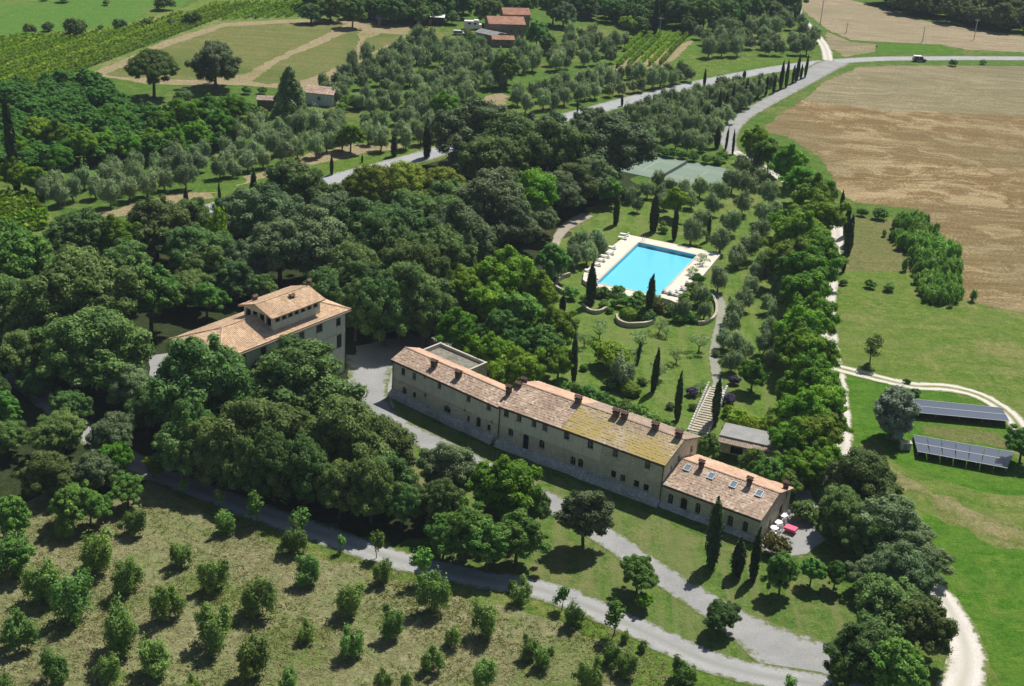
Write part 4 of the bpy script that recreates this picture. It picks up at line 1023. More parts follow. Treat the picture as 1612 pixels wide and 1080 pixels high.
def lump_ellipsoid(n, R, cz, lr, lo=-.35, flat=1.0, solid=True, jr=.12):
    """lumps over an ellipsoid surface (radii R) centred at height cz"""
    i = np.arange(n)+.5; ph = np.arccos(1-(1-lo)*i/n); th = math.pi*(1+5**.5)*i+rng.uniform(0, 6)
    d = np.stack([np.cos(th)*np.sin(ph), np.sin(th)*np.sin(ph), np.cos(ph)], 1)+rng.normal(size=(n, 3))*.10
    p = d*np.array(R)*(1+rng.normal(size=(n, 1))*jr)*.80; p[:, 2] += cz
    r = rng.uniform(lr[0], lr[1], (n, 1)); L_ = np.hstack([p, r, r, r*rng.uniform(.65, .95, (n, 1))])
    if solid: L_ = np.vstack([L_, [[0, 0, cz, R[0]*.62, R[1]*.62, R[2]*.62]]])
    return L_
KINDS = {}
def kind(name, variants, w, cz, cat, trunk=None, mat=None, small=False, bk=None):
    """variants: list of (V,Fq,Ft,T)"""
    KINDS[name] = dict(w=w, cz=cz, cat=cat, crowns=[], trunks=[], whole=[], mat=mat, raw=variants)
    for i, (V, Fq, Ft, T) in enumerate(variants):
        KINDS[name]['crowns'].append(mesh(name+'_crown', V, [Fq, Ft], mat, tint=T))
        if trunk:
            b = trunk(); me = bpy.data.meshes.new(name+'_trunk'); me.from_pydata(b.v, [], b.f); me.materials.append(bk or M_bark); me.polygons.foreach_set('use_smooth', [False]*len(b.f)); me.update(); KINDS[name]['trunks'].append(me)
            n0 = len(V); tv = np.array(b.v); q4 = [f for f in b.f if len(f) == 4]
            tf = np.array(q4)+n0
            fs = [np.vstack([Fq, tf]), Ft] if len(Ft) else [np.vstack([Fq, tf])]
            mi = np.concatenate([np.zeros(len(Fq), int), np.ones(len(tf), int), np.zeros(len(Ft), int)]); tt = np.concatenate([T[:len(Fq)], np.zeros(len(tf)), T[len(Fq):]])
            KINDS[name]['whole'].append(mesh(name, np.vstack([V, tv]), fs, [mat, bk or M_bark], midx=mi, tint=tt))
        else: KINDS[name]['whole'].append(KINDS[name]['crowns'][-1])
def V_oak(R=(5.8, 5.8, 4.3), cz=5.2, n=150, lr=(.6, 1.2), dens=19, size=.21, lo=-.5, jr=.20, lobes=None, **k):
    if lobes is None: lobes = int(rng.integers(3, 6))
    if not lobes: return crown_arrays(lump_ellipsoid(n, R, cz, lr, lo, jr=jr), dens, size, **k)
    LL = []
    for i in range(lobes):
        a = 2*math.pi*i/lobes+rng.uniform(-.5, .5); q = rng.uniform(.55, .72); o = (1-q)*rng.uniform(.8, 1.15)
        l_ = lump_ellipsoid(int(n/lobes*.95), (R[0]*q, R[1]*q, R[2]*q*rng.uniform(.85, 1.15)), 0, lr, lo, jr=jr)
        l_[:, 0] += R[0]*o*math.cos(a); l_[:, 1] += R[1]*o*math.sin(a); l_[:, 2] += cz+R[2]*rng.uniform(-.28, .22); LL.append(l_)
    l_ = lump_ellipsoid(int(n*.3), (R[0]*.55, R[1]*.55, R[2]*.6), cz+R[2]*.35, lr, 0, jr=jr); LL.append(l_)
    return crown_arrays(np.vstack(LL), dens, size, center=np.array([0, 0, cz]), **k)
kind('holm_oak', [V_oak(R=(rng.uniform(5.2, 6.2), rng.uniform(5.2, 6.2), rng.uniform(4, 4.8))) for _ in range(5)], 12, 5.2, 'tree', lambda: trunk_mb(4, .38, 5, 4, M_bark), L_oak)
kind('grey_holm_oak', [V_oak(R=(rng.uniform(5.2, 6.2), rng.uniform(5.2, 6.2), rng.uniform(4, 4.8))) for _ in range(4)], 12, 5.2, 'tree', lambda: trunk_mb(4, .38, 5, 4, M_bark), L_oakg)
kind('broadleaf_tree', [V_oak(R=(4.2, 4.2, 3.6), cz=4.9, n=90, lr=(.45, .95), dens=20, size=.20) for _ in range(4)], 8.6, 4.9, 'tree', lambda: trunk_mb(3.6, .26, 5, 3, M_bark), L_bright)
kind('leafy_tree', [V_oak(R=(4.2, 4.2, 3.7), cz=4.9, n=95, lr=(.4, .9), dens=19, size=.22) for _ in range(4)], 8.6, 4.9, 'tree', lambda: trunk_mb(3.6, .26, 5, 3, M_bark), L_mid)
kind('lime_tree', [V_oak(R=(2.6, 2.6, 2.5), cz=3.6, n=34, lr=(.5, .85), dens=20, size=.24) for _ in range(3)], 5.4, 3.6, 'tree', lambda: trunk_mb(2.6, .16, 5, 1.6, M_bark), L_yel)
kind('round_tree', [V_oak(R=(3.3, 3.3, 3.0), cz=4.9, n=90, lr=(.45, .75), dens=22, size=.19, lo=-.8, jr=.04, lobes=0)], 6.6, 4.9, 'tree', lambda: trunk_mb(3.4, .2, 4, 1.6, M_bark), L_oakg)
def V_loose(n, R, cz, lr, dens, size, vs=1., asp=1.5, core=.55):
    p = unit(n)*(rng.uniform(.25, 1, (n, 1))**.5)*np.array(R); p[:, 2] = np.abs(p[:, 2])*rng.choice([-1, 1], n, p=[.35, .65]); p[:, 2] += cz
    r = rng.uniform(lr[0], lr[1], (n, 1)); return crown_arrays(np.hstack([p, r, r, r*vs]), dens, size, core=core, aspect=asp, up=.1, jitter=.5)
def V_olive():
    L_ = []
    for i in range(int(rng.integers(4, 7))):
        a = i*1.25+rng.uniform(-.5, .5); rr = rng.uniform(.35, 1.2); x, y = rr*math.cos(a), rr*math.sin(a); top = rng.uniform(3.6, 5.2)-rr*.5; r = rng.uniform(.55, .85)
        L_.append([x*1.1, y*1.1, (top+1.4)/2, r, r, (top-1.3)/2])
        for k in range(5): z_ = rng.uniform(1.5, top*.92); L_.append([x*1.1+rng.normal()*.5, y*1.1+rng.normal()*.5, z_, .36, .36, .6])
    return crown_arrays(np.array(L_), 36, .135, core=.62, aspect=2.6, up=.3, jitter=.6)
kind('olive_tree', [V_olive() for _ in range(8)], 4.3, 2.9, 'olive tree', lambda: trunk_mb(1.5, .17, 4, 1.2, M_obark), L_olive, bk=M_obark)
kind('airy_olive_tree', [V_loose(15, (1.7, 1.7, 1.2), 2.3, (.30, .55), 20, .14, .8, 2.4, .0) for _ in range(4)], 4.0, 2.3, 'olive tree', lambda: trunk_mb(1.2, .12, 6, 1.8, M_obark), L_olive, bk=M_obark)
def V_orch():
    n = rng.integers(6, 10); L_ = []
    for i in range(n):
        a = rng.uniform(0, 6.28); rr = rng.uniform(.3, 1.15); x, y = rr*math.cos(a), rr*math.sin(a); hz = rng.uniform(.8, 1.6); r = rng.uniform(.30, .52)
        L_.append([x, y, .55+hz*.9, r, r, hz*.85])
        for k in range(3): L_.append([x+rng.normal()*.25, y+rng.normal()*.25, .6+rng.uniform(.2, 1.7)*hz, .3, .3, .38])
    return crown_arrays(np.array(L_), 62, .115, core=.6, aspect=2.1, up=.35, jitter=.6)
kind('orchard_tree', [V_orch() for _ in range(8)], 3.2, 1.5, 'young tree', lambda: trunk_mb(.9, .09, 4, .6, M_obark), L_orch, bk=M_obark)
def V_cyp(h=8., r=.75, tip=1.0, n=16, dens=26, size=.22):
    L_ = []
    for i in range(n):
        t_ = (i+.5)/n; z_ = .35+t_*(h-.6); rr = r*(math.sin(math.pi*min(1, .22+t_*.78)**1.15))**.75 if t_ < .97 else r*.15
        L_.append([rng.normal()*.05, rng.normal()*.05, z_, max(.14, rr), max(.14, rr), h/n*1.25])
    for i in range(26):
        t_ = rng.uniform(.05, .85); rr = r*(math.sin(math.pi*min(1, .22+t_*.78)**1.15))**.75; a = rng.uniform(0, 6.28)
        L_.append([rr*.75*math.cos(a), rr*.75*math.sin(a), .35+t_*(h-.6), .22, .22, .7])
    return crown_arrays(np.array(L_), dens, size, core=.85, aspect=2.2, up=.5, jitter=.3, vert=1)
kind('cypress_tree', [V_cyp(r=rng.uniform(.6, .85)) for _ in range(4)], 1.6, 4.0, 'cypress', lambda: trunk_mb(1.2, .13, 0, .3, M_bark), L_cyp)
KINDS['cypress_tree']['h'] = 8.
def V_conical(h, r, n=60, lr=(.5, .9), dens=14, size=.28):
    L_ = []
    for i in range(n):
        t_ = rng.uniform(0, 1)**1.2; a = rng.uniform(0, 6.28); rr = r*(1-t_)**.75*rng.uniform(.7, .95); q = rng.uniform(*lr)*(1-.45*t_)
        L_.append([rr*math.cos(a), rr*math.sin(a), 1.0+t_*(h-1.5), q, q, q*1.1])
    for t_ in np.linspace(0.02, .85, 7): q = r*.7*(1-t_)**.8+.1; L_.append([0, 0, 1.1+t_*(h-1.6), q, q, h*.12])
    return crown_arrays(np.array(L_), dens, size, core=.82, up=.2, jitter=.35)
kind('conical_tree', [V_conical(12, 4.1, 90, (.6, 1.1), 14, .26)], 8.2, 5.4, 'tree', lambda: trunk_mb(3, .3, 0, 1, M_bark), foliage('glossy_leaves', (.09, .16, .055), (.30, .38, .18), .02))
kind('silver_tree', [V_oak(R=(2.5, 2.5, 3.3), cz=3.3, n=90, lr=(.4, .75), dens=24, size=.17, lo=-.9, lobes=0)], 5.4, 3.3, 'tree', lambda: trunk_mb(1, .2, 0, 1, M_bark), L_silver)
kind('slender_pine', [V_loose(16, (1.1, 1.1, 2.0), 3.8, (.45, .7), 20, .22, .7, 1.8, .5)], 3.2, 3.8, 'pine tree', lambda: trunk_mb(3.4, .12, 5, .9, M_bark), L_oak)
def V_pine(R=6.6, h=11.5, t_=2.4, n=190):
    a = rng.uniform(0, 6.28, n); rr = R*np.sqrt(rng.uniform(0, 1, n)); z_ = h-1.6-t_*1.5*(rr/R)**2+rng.normal(size=n)*.2
    r = rng.uniform(.6, 1.1, n); up_ = np.stack([rr*np.cos(a), rr*np.sin(a), z_, r, r, r*.62], 1)
    low = np.stack([rr*.95*np.cos(a), rr*.95*np.sin(a), z_-1.5, r*.9, r*.9, r*.5], 1)[:n//2]
    return crown_arrays(np.vstack([up_, low]), 22, .2, core=.8, up=.5, jitter=.3)
def pine_trunk():
    b = MB(); b.tube([[0, 0, -.1], [.1, 0, 3], [-.05, .1, 6.2], [0, 0, 8.5]], [.5, .36, .32, .22], 9)
    for i in range(8):
        a = i*math.pi/4+rng.uniform(-.2, .2); d = np.array([math.cos(a), math.sin(a), 0]); z0 = rng.uniform(5.0, 7.2)
        b.tube([[0, 0, z0], d*2.4+[0, 0, z0+1.2], d*4.8+[0, 0, 8.7]], [.16, .12, .06], 6)
    return b
kind('umbrella_pine', [V_pine()], 14.2, 8.4, 'pine tree', pine_trunk, L_pine)
kind('broad_umbrella_pine', [V_pine(6.8, 10.5, 2.6)], 14.6, 8.0, 'pine tree', pine_trunk, L_pineb)
def V_shrub(n=10, R=(.9, .9, .6), cz=.75, lr=(.35, .55), dens=40, size=.15, core=.8): return crown_arrays(lump_ellipsoid(n, R, cz, lr, -.1), dens, size, core=core, up=.3, jitter=.35)
kind('shrub', [V_shrub() for _ in range(4)], 2.4, .7, 'shrub', None, L_mid)
kind('dark_shrub', [V_shrub(12) for _ in range(3)], 2.4, .7, 'shrub', None, L_oak)
kind('olive_green_shrub', [V_shrub(12) for _ in range(2)], 2.4, .7, 'shrub', None, L_yel)
kind('purple_shrub', [V_shrub(12) for _ in range(2)], 2.4, .7, 'shrub', None, L_purple)
kind('dry_shrub', [V_shrub(12, core=.6) for _ in range(2)], 2.4, .7, 'shrub', None, L_dry)
kind('silver_shrub', [V_shrub(12, core=.6) for _ in range(2)], 2.4, .7, 'shrub', None, L_olive)
kind('ball_shrub', [crown_arrays(np.array([[0, 0, .72, 1.0, 1.0, .78]]), 130, .10, core=.97, up=.3, jitter=.06, cull=False)], 2.0, .7, 'shrub', None, L_bright)
kind('sapling', [crown_arrays(np.array([[rng.normal()*.25, rng.normal()*.25, 2.4+rng.normal()*.45, .42, .42, .5] for _ in range(8)]), 34, .17, core=.5, jitter=.5) for _ in range(3)], 1.5, 2.4, 'young tree', lambda: trunk_mb(2.2, .05, 3, .4, M_bark), L_mid)
def V_reed(n=34):
    L_ = [[*(rng.normal(size=2)*1.3), 0, 0, 0, 0] for _ in range(n)]; 
    for q in L_: r = rng.uniform(.35, .6); q[3] = q[4] = r; h = rng.uniform(1.4, 2.3); q[5] = h*.55; q[2] = h*.6
    return crown_arrays(np.array(L_), 22, .22, core=.75, aspect=3.0, up=.2, jitter=.5, vert=1)
kind('reed_clump', [V_reed() for _ in range(3)], 5.6, 1.4, 'reeds', None, L_reed)

TREES = []   # records: kind, pos, scale, wpx, px centre, desc, explicit label, group
def place(kd, cx, cy, wpx, desc, label=None, group=None, sz=1.0, h=None):
    K = KINDS[kd]; s = 1.
    for _ in range(6):
        p = at(cx, cy, K['cz']*s*sz); s = wpx*depth(p)/F/K['w']
    TREES.append(dict(k=kd, p=np.array([p[0], p[1], 0]), s=s, sz=sz, w=wpx, c=(cx, cy), d=desc, label=label, group=group or KINDS[kd]['cat']+'s'))
def cyp(tx, ty, bx, by, wpx=None, desc='slim dark cypress', grp='cypress trees', label=None):
    B = at(bx, by); h = 5
    for h in np.linspace(1, 25, 481):
        if proj(B+Z(h))[1] <= ty: break
    s = h/8.; w_ = wpx or 0; sxy = (w_*depth(B)/F/1.6) if wpx else s*.8
    TREES.append(dict(k='cypress_tree', p=B, s=sxy, sz=s/sxy, w=sxy*1.6*F/depth(B), c=((tx+bx)/2, (ty+by)/2), d=desc, label=label, group=grp, hpx=by-ty))

OK_ = 'bushy dark holm oak'; GO = 'grey-green holm oak'; LT = 'leafy mid-green tree'; BT = 'bright green broad tree'
for k_, d_, lst in (
 ('holm_oak', OK_, [(130, 378, 100), (245, 362, 115), (300, 345, 80), (120, 470, 165), (152, 545, 185), (55, 500, 110), (312, 618, 182), (478, 600, 186), (420, 630, 120), (548, 695, 165), (405, 690, 165), (300, 700, 130), (600, 745, 110), (620, 365, 125), (640, 465, 140), (570, 355, 105), (700, 330, 100), (650, 350, 110), (778, 262, 105), (800, 228, 120), (870, 250, 115), (600, 400, 120), (470, 310, 125), (95, 680, 95), (75, 745, 95), (35, 560, 110), (300, 395, 100), (200, 430, 100), (700, 400, 100), (560, 440, 110), (520, 470, 95), (230, 650, 80), (900, 290, 80), (700, 350, 110), (1360, 758, 125), (1325, 812, 95), (1395, 965, 150), (1370, 1030, 130), (1440, 985, 125), (460, 650, 120), (600, 700, 120),  (270, 650, 90), (-20, 610, 70), (10, 690, 70), (1240, 5, 50), (10, 480, 110)]),
 ('grey_holm_oak', GO, [(420, 345, 115), (505, 390, 120), (440, 400, 110), (522, 345, 110), (385, 330, 80), (722, 375, 115), (760, 325, 120), (800, 350, 95), (750, 212, 120), (860, 225, 105), (960, 232, 130), (940, 280, 80), (935, 200, 80), (205, 610, 95), (175, 690, 90), (1400, 830, 130), (1440, 872, 100), (1420, 905, 110), (712, 748, 104), (690, 790, 70), (790, 815, 62), (380, 425, 80), (590, 500, 85), (150, 745, 85), (840, 340, 70), (1385, 905, 90), (880, 300, 80)]),
 ('broadleaf_tree', BT, [(187, 385, 82), (730, 458, 85), (800, 432, 100), (770, 485, 85), (872, 520, 80), (880, 570, 60), (795, 772, 122), (840, 310, 95), (845, 455, 75), (180, 725, 70), (770, 560, 85), (815, 590, 85), (720, 520, 75), (690, 470, 70), (1190, 225, 53), (1212, 243, 58), (1240, 262, 64), (1262, 285, 69), (1285, 312, 78), (1288, 345, 84), (1262, 372, 100), (1285, 395, 89), (1250, 410, 89), (1275, 432, 89), (1240, 385, 67), (1270, 465, 91), (1280, 500, 84), (1262, 520, 78), (1255, 545, 84), (1280, 560, 89), (1275, 600, 95), (1290, 640, 95), (1265, 655, 95), (1285, 690, 100), (1245, 620, 61), (1255, 700, 78), (1232, 350, 50), (1305, 665, 67), (1290, 720, 78), (1250, 735, 67)]),
 ('leafy_tree', LT, [(32, 425, 125), (235, 465, 110), (325, 470, 58), (20, 380, 60), (820, 500, 95), (850, 545, 85), (790, 520, 80), (735, 838, 98), (815, 842, 98), (768, 858, 90), (698, 850, 70), (110, 790, 80), (20, 815, 75), (20, 870, 70), (140, 800, 60), (200, 770, 60), (5, 640, 60), (1410, 1060, 110), (1325, 1062, 62), (960, 298, 48), (1238, 438, 48), (1212, 745, 60), (1188, 728, 50), (1238, 757, 52), (1117, 700, 45), (1252, 765, 34), (870, 410, 60), (1275, 1000, 2)]),
):
    for x, y, w_ in lst:
        if w_ > 5: place(k_, x, y, w_*(1.1 if 'holm' in k_ and y < 480 else 1.0), d_)
for x, y, w_, z_ in ((330, 425, 85, 1.0), (372, 440, 80, 1.0), (290, 455, 80, 1.0), (345, 395, 80, 1.1), (410, 455, 60, 1.0), (560, 490, 90, 1.3), (60, 602, 60, 1.0), (112, 640, 64, 1.0), (5, 575, 60, 1.0), (700, 800, 84, 1.2), (832, 805, 70, 1.2), (630, 474, 112, 1.35), (580, 462, 105, 1.3), (1372, 850, 95, 1.0), (605, 490, 100, 1.4), (672, 498, 85, 1.4), (560, 430, 100, 1.3), (650, 440, 120, 1.3), (585, 770, 95, 1.5), (480, 745, 95, 1.5), (395, 735, 90, 1.5), (325, 712, 90, 1.5), (635, 795, 66, 1.4), (535, 765, 90, 1.5), (430, 735, 95, 1.5), (300, 690, 90, 1.6), (355, 720, 90, 1.5)): place('holm_oak', x, y, w_, 'tall dark holm oak', sz=z_)
for x, y, w_ in [(1065, 318, 40), (1186, 592, 50), (797, 373, 30), (552, 215, 46), (700, 165, 45), (988, 38, 28), (1130, 745, 1), (240, 735, 30)]:
    if w_ > 5: place('lime_tree' if w_ < 45 else 'broadleaf_tree', x, y, w_, 'fresh yellow-green rounded tree')
place('round_tree', 922, 812, 80, '', 'round-crowned tree with a bare trunk alone on the lawn by the drive')
place('leafy_tree', 1006, 900, 72, '', 'dark loose tree on the lawn strip between the drive and the lane'); place('broadleaf_tree', 1012, 948, 30, '', 'small bright tree right under the dark tree between drive and lane')
place('holm_oak', 1134, 972, 60, '', 'dark tree alone at the narrow tip of lawn between drive and lane', sz=1.15)
for x, y, w_, l_ in ((1232, 902, 62, 'leftmost'), (1279, 898, 46, 'middle'), (1316, 906, 42, 'rightmost')): place('leafy_tree', x, y, w_, '', f'small round-crowned tree below the annex terrace, {l_} of three', sz=1.15)
place('dry_shrub', 1222, 862, 48, '', 'ochre-green bush at the near edge of the annex terrace'); place('dark_shrub', 1264, 806, 44, '', 'dark green hedge bush beside the annex terrace')
place('umbrella_pine', 240, 97, 86, '', 'lone umbrella pine with tall bare trunk by the tan field', sz=1.15)
place('grey_holm_oak', 338, 100, 92, '', 'lone large dark oak right of the umbrella pine by the tan field')
place('conical_tree', 456, 160, 66, '', 'tall conical glossy tree beside the small pale cottage', sz=.9)
place('silver_tree', 1408, 654, 66, '', 'silvery conical tree at the left end of the farther solar array')
place('slender_pine', 1375, 540, 32, '', 'lone slender pine in the meadow by the track fork')
place('leafy_tree', 1612, 700, 60, '', 'leafy tree at the right ends of the solar arrays')
for x, y, w_, l_ in ((590, 276, 104, 'left one'), (640, 271, 112, 'middle one'), (694, 280, 104, 'right one')): place('broad_umbrella_pine', x, y, w_, '', f'broad flat yellow-green umbrella pine in the wood, {l_} of three', sz=1.35)
place('olive_green_shrub', 340, 385, 40, '', 'slender yellow-green tree in a gap of the dark wood left of the villa', sz=3.0)
# far trees
for x, y, w_ in [(47, 47, 22), (76, 43, 20), (117, 44, 36), (189, 38, 24), (231, 35, 17), (270, 34, 14), (303, 30, 28), (258, 6, 32), (168, 5, 12), (158, 43, 10), (70, -3, 14), (100, -3, 22)]: place('dark_shrub', x, y, w_, 'dark round field-edge bush')
for x, y, w_ in [(490, 20, 40), (520, 14, 45), (555, 18, 45), (588, 12, 42), (620, 16, 50), (650, 10, 42), (665, 22, 34), (690, 20, 36), (712, 26, 28), (770, 18, 50), (800, 8, 45), (832, 5, 40), (872, 12, 45), (930, 12, 40), (1000, 20, 45), (1035, 12, 46), (1072, 22, 50), (1110, 18, 50), (1150, 20, 48), (1188, 18, 46), (1218, 22, 44), (965, 14, 36), (560, -8, 50), (640, -8, 50), (1100, -8, 60), (1180, -8, 60), (1030, -10, 50), (730, 4, 40), (900, 0, 40), (1085, 40, 30), (1010, 38, 34)]: place('holm_oak' if rng.uniform() < .6 else 'leafy_tree', x, y, w_, 'dark tree of the far wood')
place('grey_holm_oak', 888, 22, 46, '', 'greyish loose tree beside the distant red-roofed farm'); place('leafy_tree', 846, 52, 48, '', 'leafy tree right in front of the distant red-roofed farm'); place('leafy_tree', 862, 68, 30, '', 'small leafy tree below the distant red-roofed farm')
place('leafy_tree', 797, 108, 52, '', 'big dark rounded tree in the olive grove below the distant farm'); place('leafy_tree', 745, 66, 26, '', 'small tree left of the distant red-roofed farm')
for x, y, w_ in ((20, 275, 50), (55, 280, 50), (30, 235, 50), (95, 255, 55)): place('broadleaf_tree', x, y, w_, BT)
# front trees of the green thicket
for x, y, w_ in ((130, 228, 55), (165, 225, 50), (205, 232, 50), (240, 225, 52), (275, 222, 52), (310, 215, 52), (345, 200, 55), (370, 175, 50), (90, 215, 60), (60, 205, 60), (325, 175, 55), (290, 185, 55), (180, 190, 48), (255, 200, 50)): place('broadleaf_tree', x, y, w_, 'bright green tree of the thicket')
for x, y, w_ in ((388, 143, 18), (412, 143, 16), (552, 162, 30), (538, 170, 22), (410, 180, 32), (510, 182, 22), (394, 170, 20), (285, 152, 26)): place('shrub', x, y, w_, 'rounded green bush near the small cottage')
place('silver_shrub', 294, 150, 20, 'pale bush')
# cypresses
for a in ((908, 532, 903, 602, 10), (1035, 552, 1028, 617, 10), (1076, 583, 1065, 662, 14), (1135, 595, 1124, 668, 15), (1008, 535, 1003, 574, 6), (884.5, 462, 884.5, 494, 9), (930, 416, 929, 480, 17), (1026, 426, 1020, 498, 15), (972.5, 304, 969, 354, 10), (1033, 308, 1028, 365, 11), (1064, 330, 1060, 378, 10), (1117.6, 342, 1113, 380, 8)): cyp(*a, desc='dark cypress of the garden lawn')
cyp(1141, 785, 1119, 892, 24, label='tallest cypress in front of the annex facade'); cyp(1165, 847, 1160, 905, 19, label='short middle cypress in front of the annex'); cyp(1192, 832, 1184, 913, 19, label='right-hand tall cypress at the corner of the annex')
cyp(28, 143, 27, 300, 18, label='very tall dark cypress at the left edge')
for a in ((1270, 86, 1267, 122, 5), (1263, 101, 1260, 125, 4), (1255.5, 83, 1253, 129, 7), (1249, 104, 1247, 132, 5), (1241, 97, 1237, 138, 6), (1233, 95.5, 1228, 141, 6), (1219, 118, 1217, 147, 6), (1208, 120, 1205, 151, 6), (1194, 124, 1192, 156, 6), (1183, 134, 1182, 160, 5), (1174.5, 126, 1172, 165, 7), (1162, 144, 1162, 169, 6), (1155.5, 133, 1151, 174, 7), (1145.5, 144, 1142, 180, 7), (1134, 142, 1131, 187, 8), (1124, 164, 1122, 186, 8), (1115.5, 168, 1113, 194, 9), (1132, 198, 1128, 233, 8), (1144, 198, 1142, 236, 5), (1155.5, 207, 1153, 243, 5)): cyp(*a, desc='side road row cypress')
for a in ((1110, 109, 1108, 138, 5), (1171, 110, 1171, 124, 5), (1044.6, 133, 1044.6, 151, 4), (979, 148, 979, 167, 5), (909, 158, 909, 176, 4), (835, 175, 834, 200, 16), (399.5, 262, 400, 318, 11), (344, 286, 347, 332, 7), (292, 293, 294, 334, 8), (467, 256, 469, 300, 7), (522.6, 247, 522, 275, 7), (570, 243, 570, 256, 4), (620, 212, 620, 246, 11), (672, 184, 672, 248, 12)): cyp(*a, desc='slim cypress beside the main road')
for a in ((1325, 300, 1324, 336, 8), (1333, 322, 1330, 372, 10), (1338, 338, 1335, 385, 11), (1337, 355, 1333, 400, 11), (1334, 372, 1329, 414, 9), (1330, 390, 1327, 428, 8)): cyp(*a, desc='cypress of the white track row')
for a in ((1257, -5, 1256, 29, 6), (1248, -5, 1247, 18, 6), (1252, 5, 1251, 30, 6), (1030, -5, 1030, 52, 12)): cyp(*a, desc='dark cypress in the far wood')
# orchard in the foreground
for i, (x, y, w_) in enumerate([(600, 350, 120), (435, 480, 165), (575, 590, 150), (185, 625, 165), (325, 705, 180), (80, 850, 160), (250, 1000, 150), (520, 840, 205), (480, 1010, 140), (690, 965, 150), (760, 715, 145), (810, 495, 105), (960, 590, 130), (950, 825, 185), (1150, 690, 170), (1120, 970, 185), (1375, 830, 95), (1365, 570, 125), (1310, 430, 120), (1015, 350, 95), (50, 520, 150), (300, 375, 95), (1300, 1060, 110), (30, 1090, 120), (860, 1080, 100)]): place('orchard_tree', x/2.843, y/2.843+700, w_/2.843*1.12, 'bushy orchard tree')
for x, y, w_ in [(60, 690, 135), (245, 820, 118), (65, 900, 120), (430, 680, 145), (425, 965, 110), (518, 860, 90), (662, 795, 145), (835, 650, 105), (1070, 765, 95), (860, 920, 95), (925, 960, 90), (200, 575, 95), (205, 1055, 80), (310, 1060, 70), (655, 1035, 135), (1300, 985, 120), (1235, 935, 90), (1120, 1045, 130), (1570, 1030, 80), (790, 640, 45), (960, 920, 35), (1370, 905, 50), (1290, 860, 50)]: place('orchard_tree', x/2.843+530, y/2.843+700, w_/2.843*1.12, 'bushy orchard tree')
for x, y, w_ in [(1060+12, 1052, 45), (1085, 1068, 30)]: place('orchard_tree', x, y, w_, 'bushy orchard tree')
for x, y, w_ in [(288, 760, 16), (344, 780, 17), (404, 793, 25), (473, 812, 26), (536, 850, 14), (593, 852, 20), (665, 880, 28), (887, 932, 22), (970, 965, 28), (1245, 1074, 18)]: place('sapling', x, y, w_, 'slender lane sapling')
place('leafy_tree', 588, 800, 1e-3+6, 'x') if False else None
# garden
for x, y, w_ in ((945.5, 516, 34), (1011, 530, 38), (1039, 509, 28), (1102, 535, 36), (1066, 558, 28), (1037, 580, 32), (921, 531, 30), (1104, 607, 22), (1106, 409, 24), (1090, 428, 22), (1050, 520, 20), (1000, 560, 24), (905, 640, 1)):
    if w_ > 5: place('airy_olive_tree', x, y, w_, 'airy small olive on the garden lawn')
for x, y, w_ in ((936, 376, 38), (910, 380, 36), (903, 400, 34), (925, 395, 34), (948, 388, 24), (862, 424, 34), (880, 418, 28), (985, 583, 44), (1040, 300, 26), (1054, 292, 26), (1076, 297, 30), (1103, 292, 30), (1036, 280, 24), (1020, 295, 26), (1005, 320, 22), (990, 305, 24), (1046, 315, 24), (1090, 312, 26), (1134, 298, 34), (1120, 320, 30), (1105, 341, 34), (1089, 362, 38), (1154, 280, 36), (1172, 258, 34), (1181, 289, 34), (1170, 316, 34), (1152, 345, 38), (1136, 373, 40), (1201, 274, 34), (1213, 300, 36), (1206, 330, 36), (1196, 358, 38), (1178, 385, 40), (1160, 398, 36), (1132, 437, 36), (1222, 330, 30), (1205, 408, 36), (1193, 430, 32), (1180, 447, 34), (1171, 469, 34), (1158, 486, 34), (1151, 505, 34), (1141, 530, 32), (1160, 540, 36), (1175, 545, 34), (1153, 565, 34), (1227, 452, 34), (1214, 474, 32), (1223, 493, 34), (1212, 514, 32), (1204, 538, 34), (1247, 470, 34), (1215, 560, 28), (1075, 485, 30), (1110, 487, 28), (1030, 470, 24), (1100, 462, 30), (1185, 238, 26), (1195, 250, 26)): place('olive_tree', x, y, w_*1.0, 'olive tree in the garden rows')
place('olive_green_shrub', 962, 562, 62, 'yellow-green bush')
for x, y, w_ in ((951, 462, 24), (941, 462, 20), (972, 459, 22), (987, 477, 30), (1006, 468, 26), (898.5, 462, 30), (967, 479, 15), (960, 489, 14), (1055, 488, 26), (1080, 470, 30), (1112, 470, 24), (1091, 454, 30), (1100, 440, 24), (950, 480, 20), (1070, 500, 26), (1090, 500, 24), (922, 470, 20), (1010, 492, 26), (1000, 482, 24), (1044, 362, 17), (1044, 352, 12)): place('shrub', x, y, w_, 'green poolside bush')
for x, y, w_ in ((1038, 482, 30),): place('dry_shrub', x, y, w_, '', 'reddish-green bush in the planting right of the pool cypress')
for x, y, w_ in ((1020, 500, 26), (978, 468, 22), (1128, 557, 14), (1091, 640, 16), (1055, 639, 16), (1010, 600, 18), (960, 605, 26), (975, 598, 22)): place('dark_shrub', x, y, w_, 'dark low bush in the garden')
place('ball_shrub', 989, 496, 28, '', 'clipped round bush inside the curved wall below the pool'); place('ball_shrub', 993, 613, 32, '', 'large flattened clipped bush on the lawn behind the farmhouse', sz=.8); place('ball_shrub', 919, 579, 13, '', 'small clipped ball bush beside the left garden cypress')
for x, y, w_, l_ in ((1090, 617, 22, 'purple-leaved bush right of the tall cypress behind the farmhouse'), (1156, 600, 20, 'purple-leaved small bush above the right garden cypress'), (1147, 630, 24, 'purple-leaved bush close to the cypress beside the steps')): place('purple_shrub', x, y, w_, '', l_)
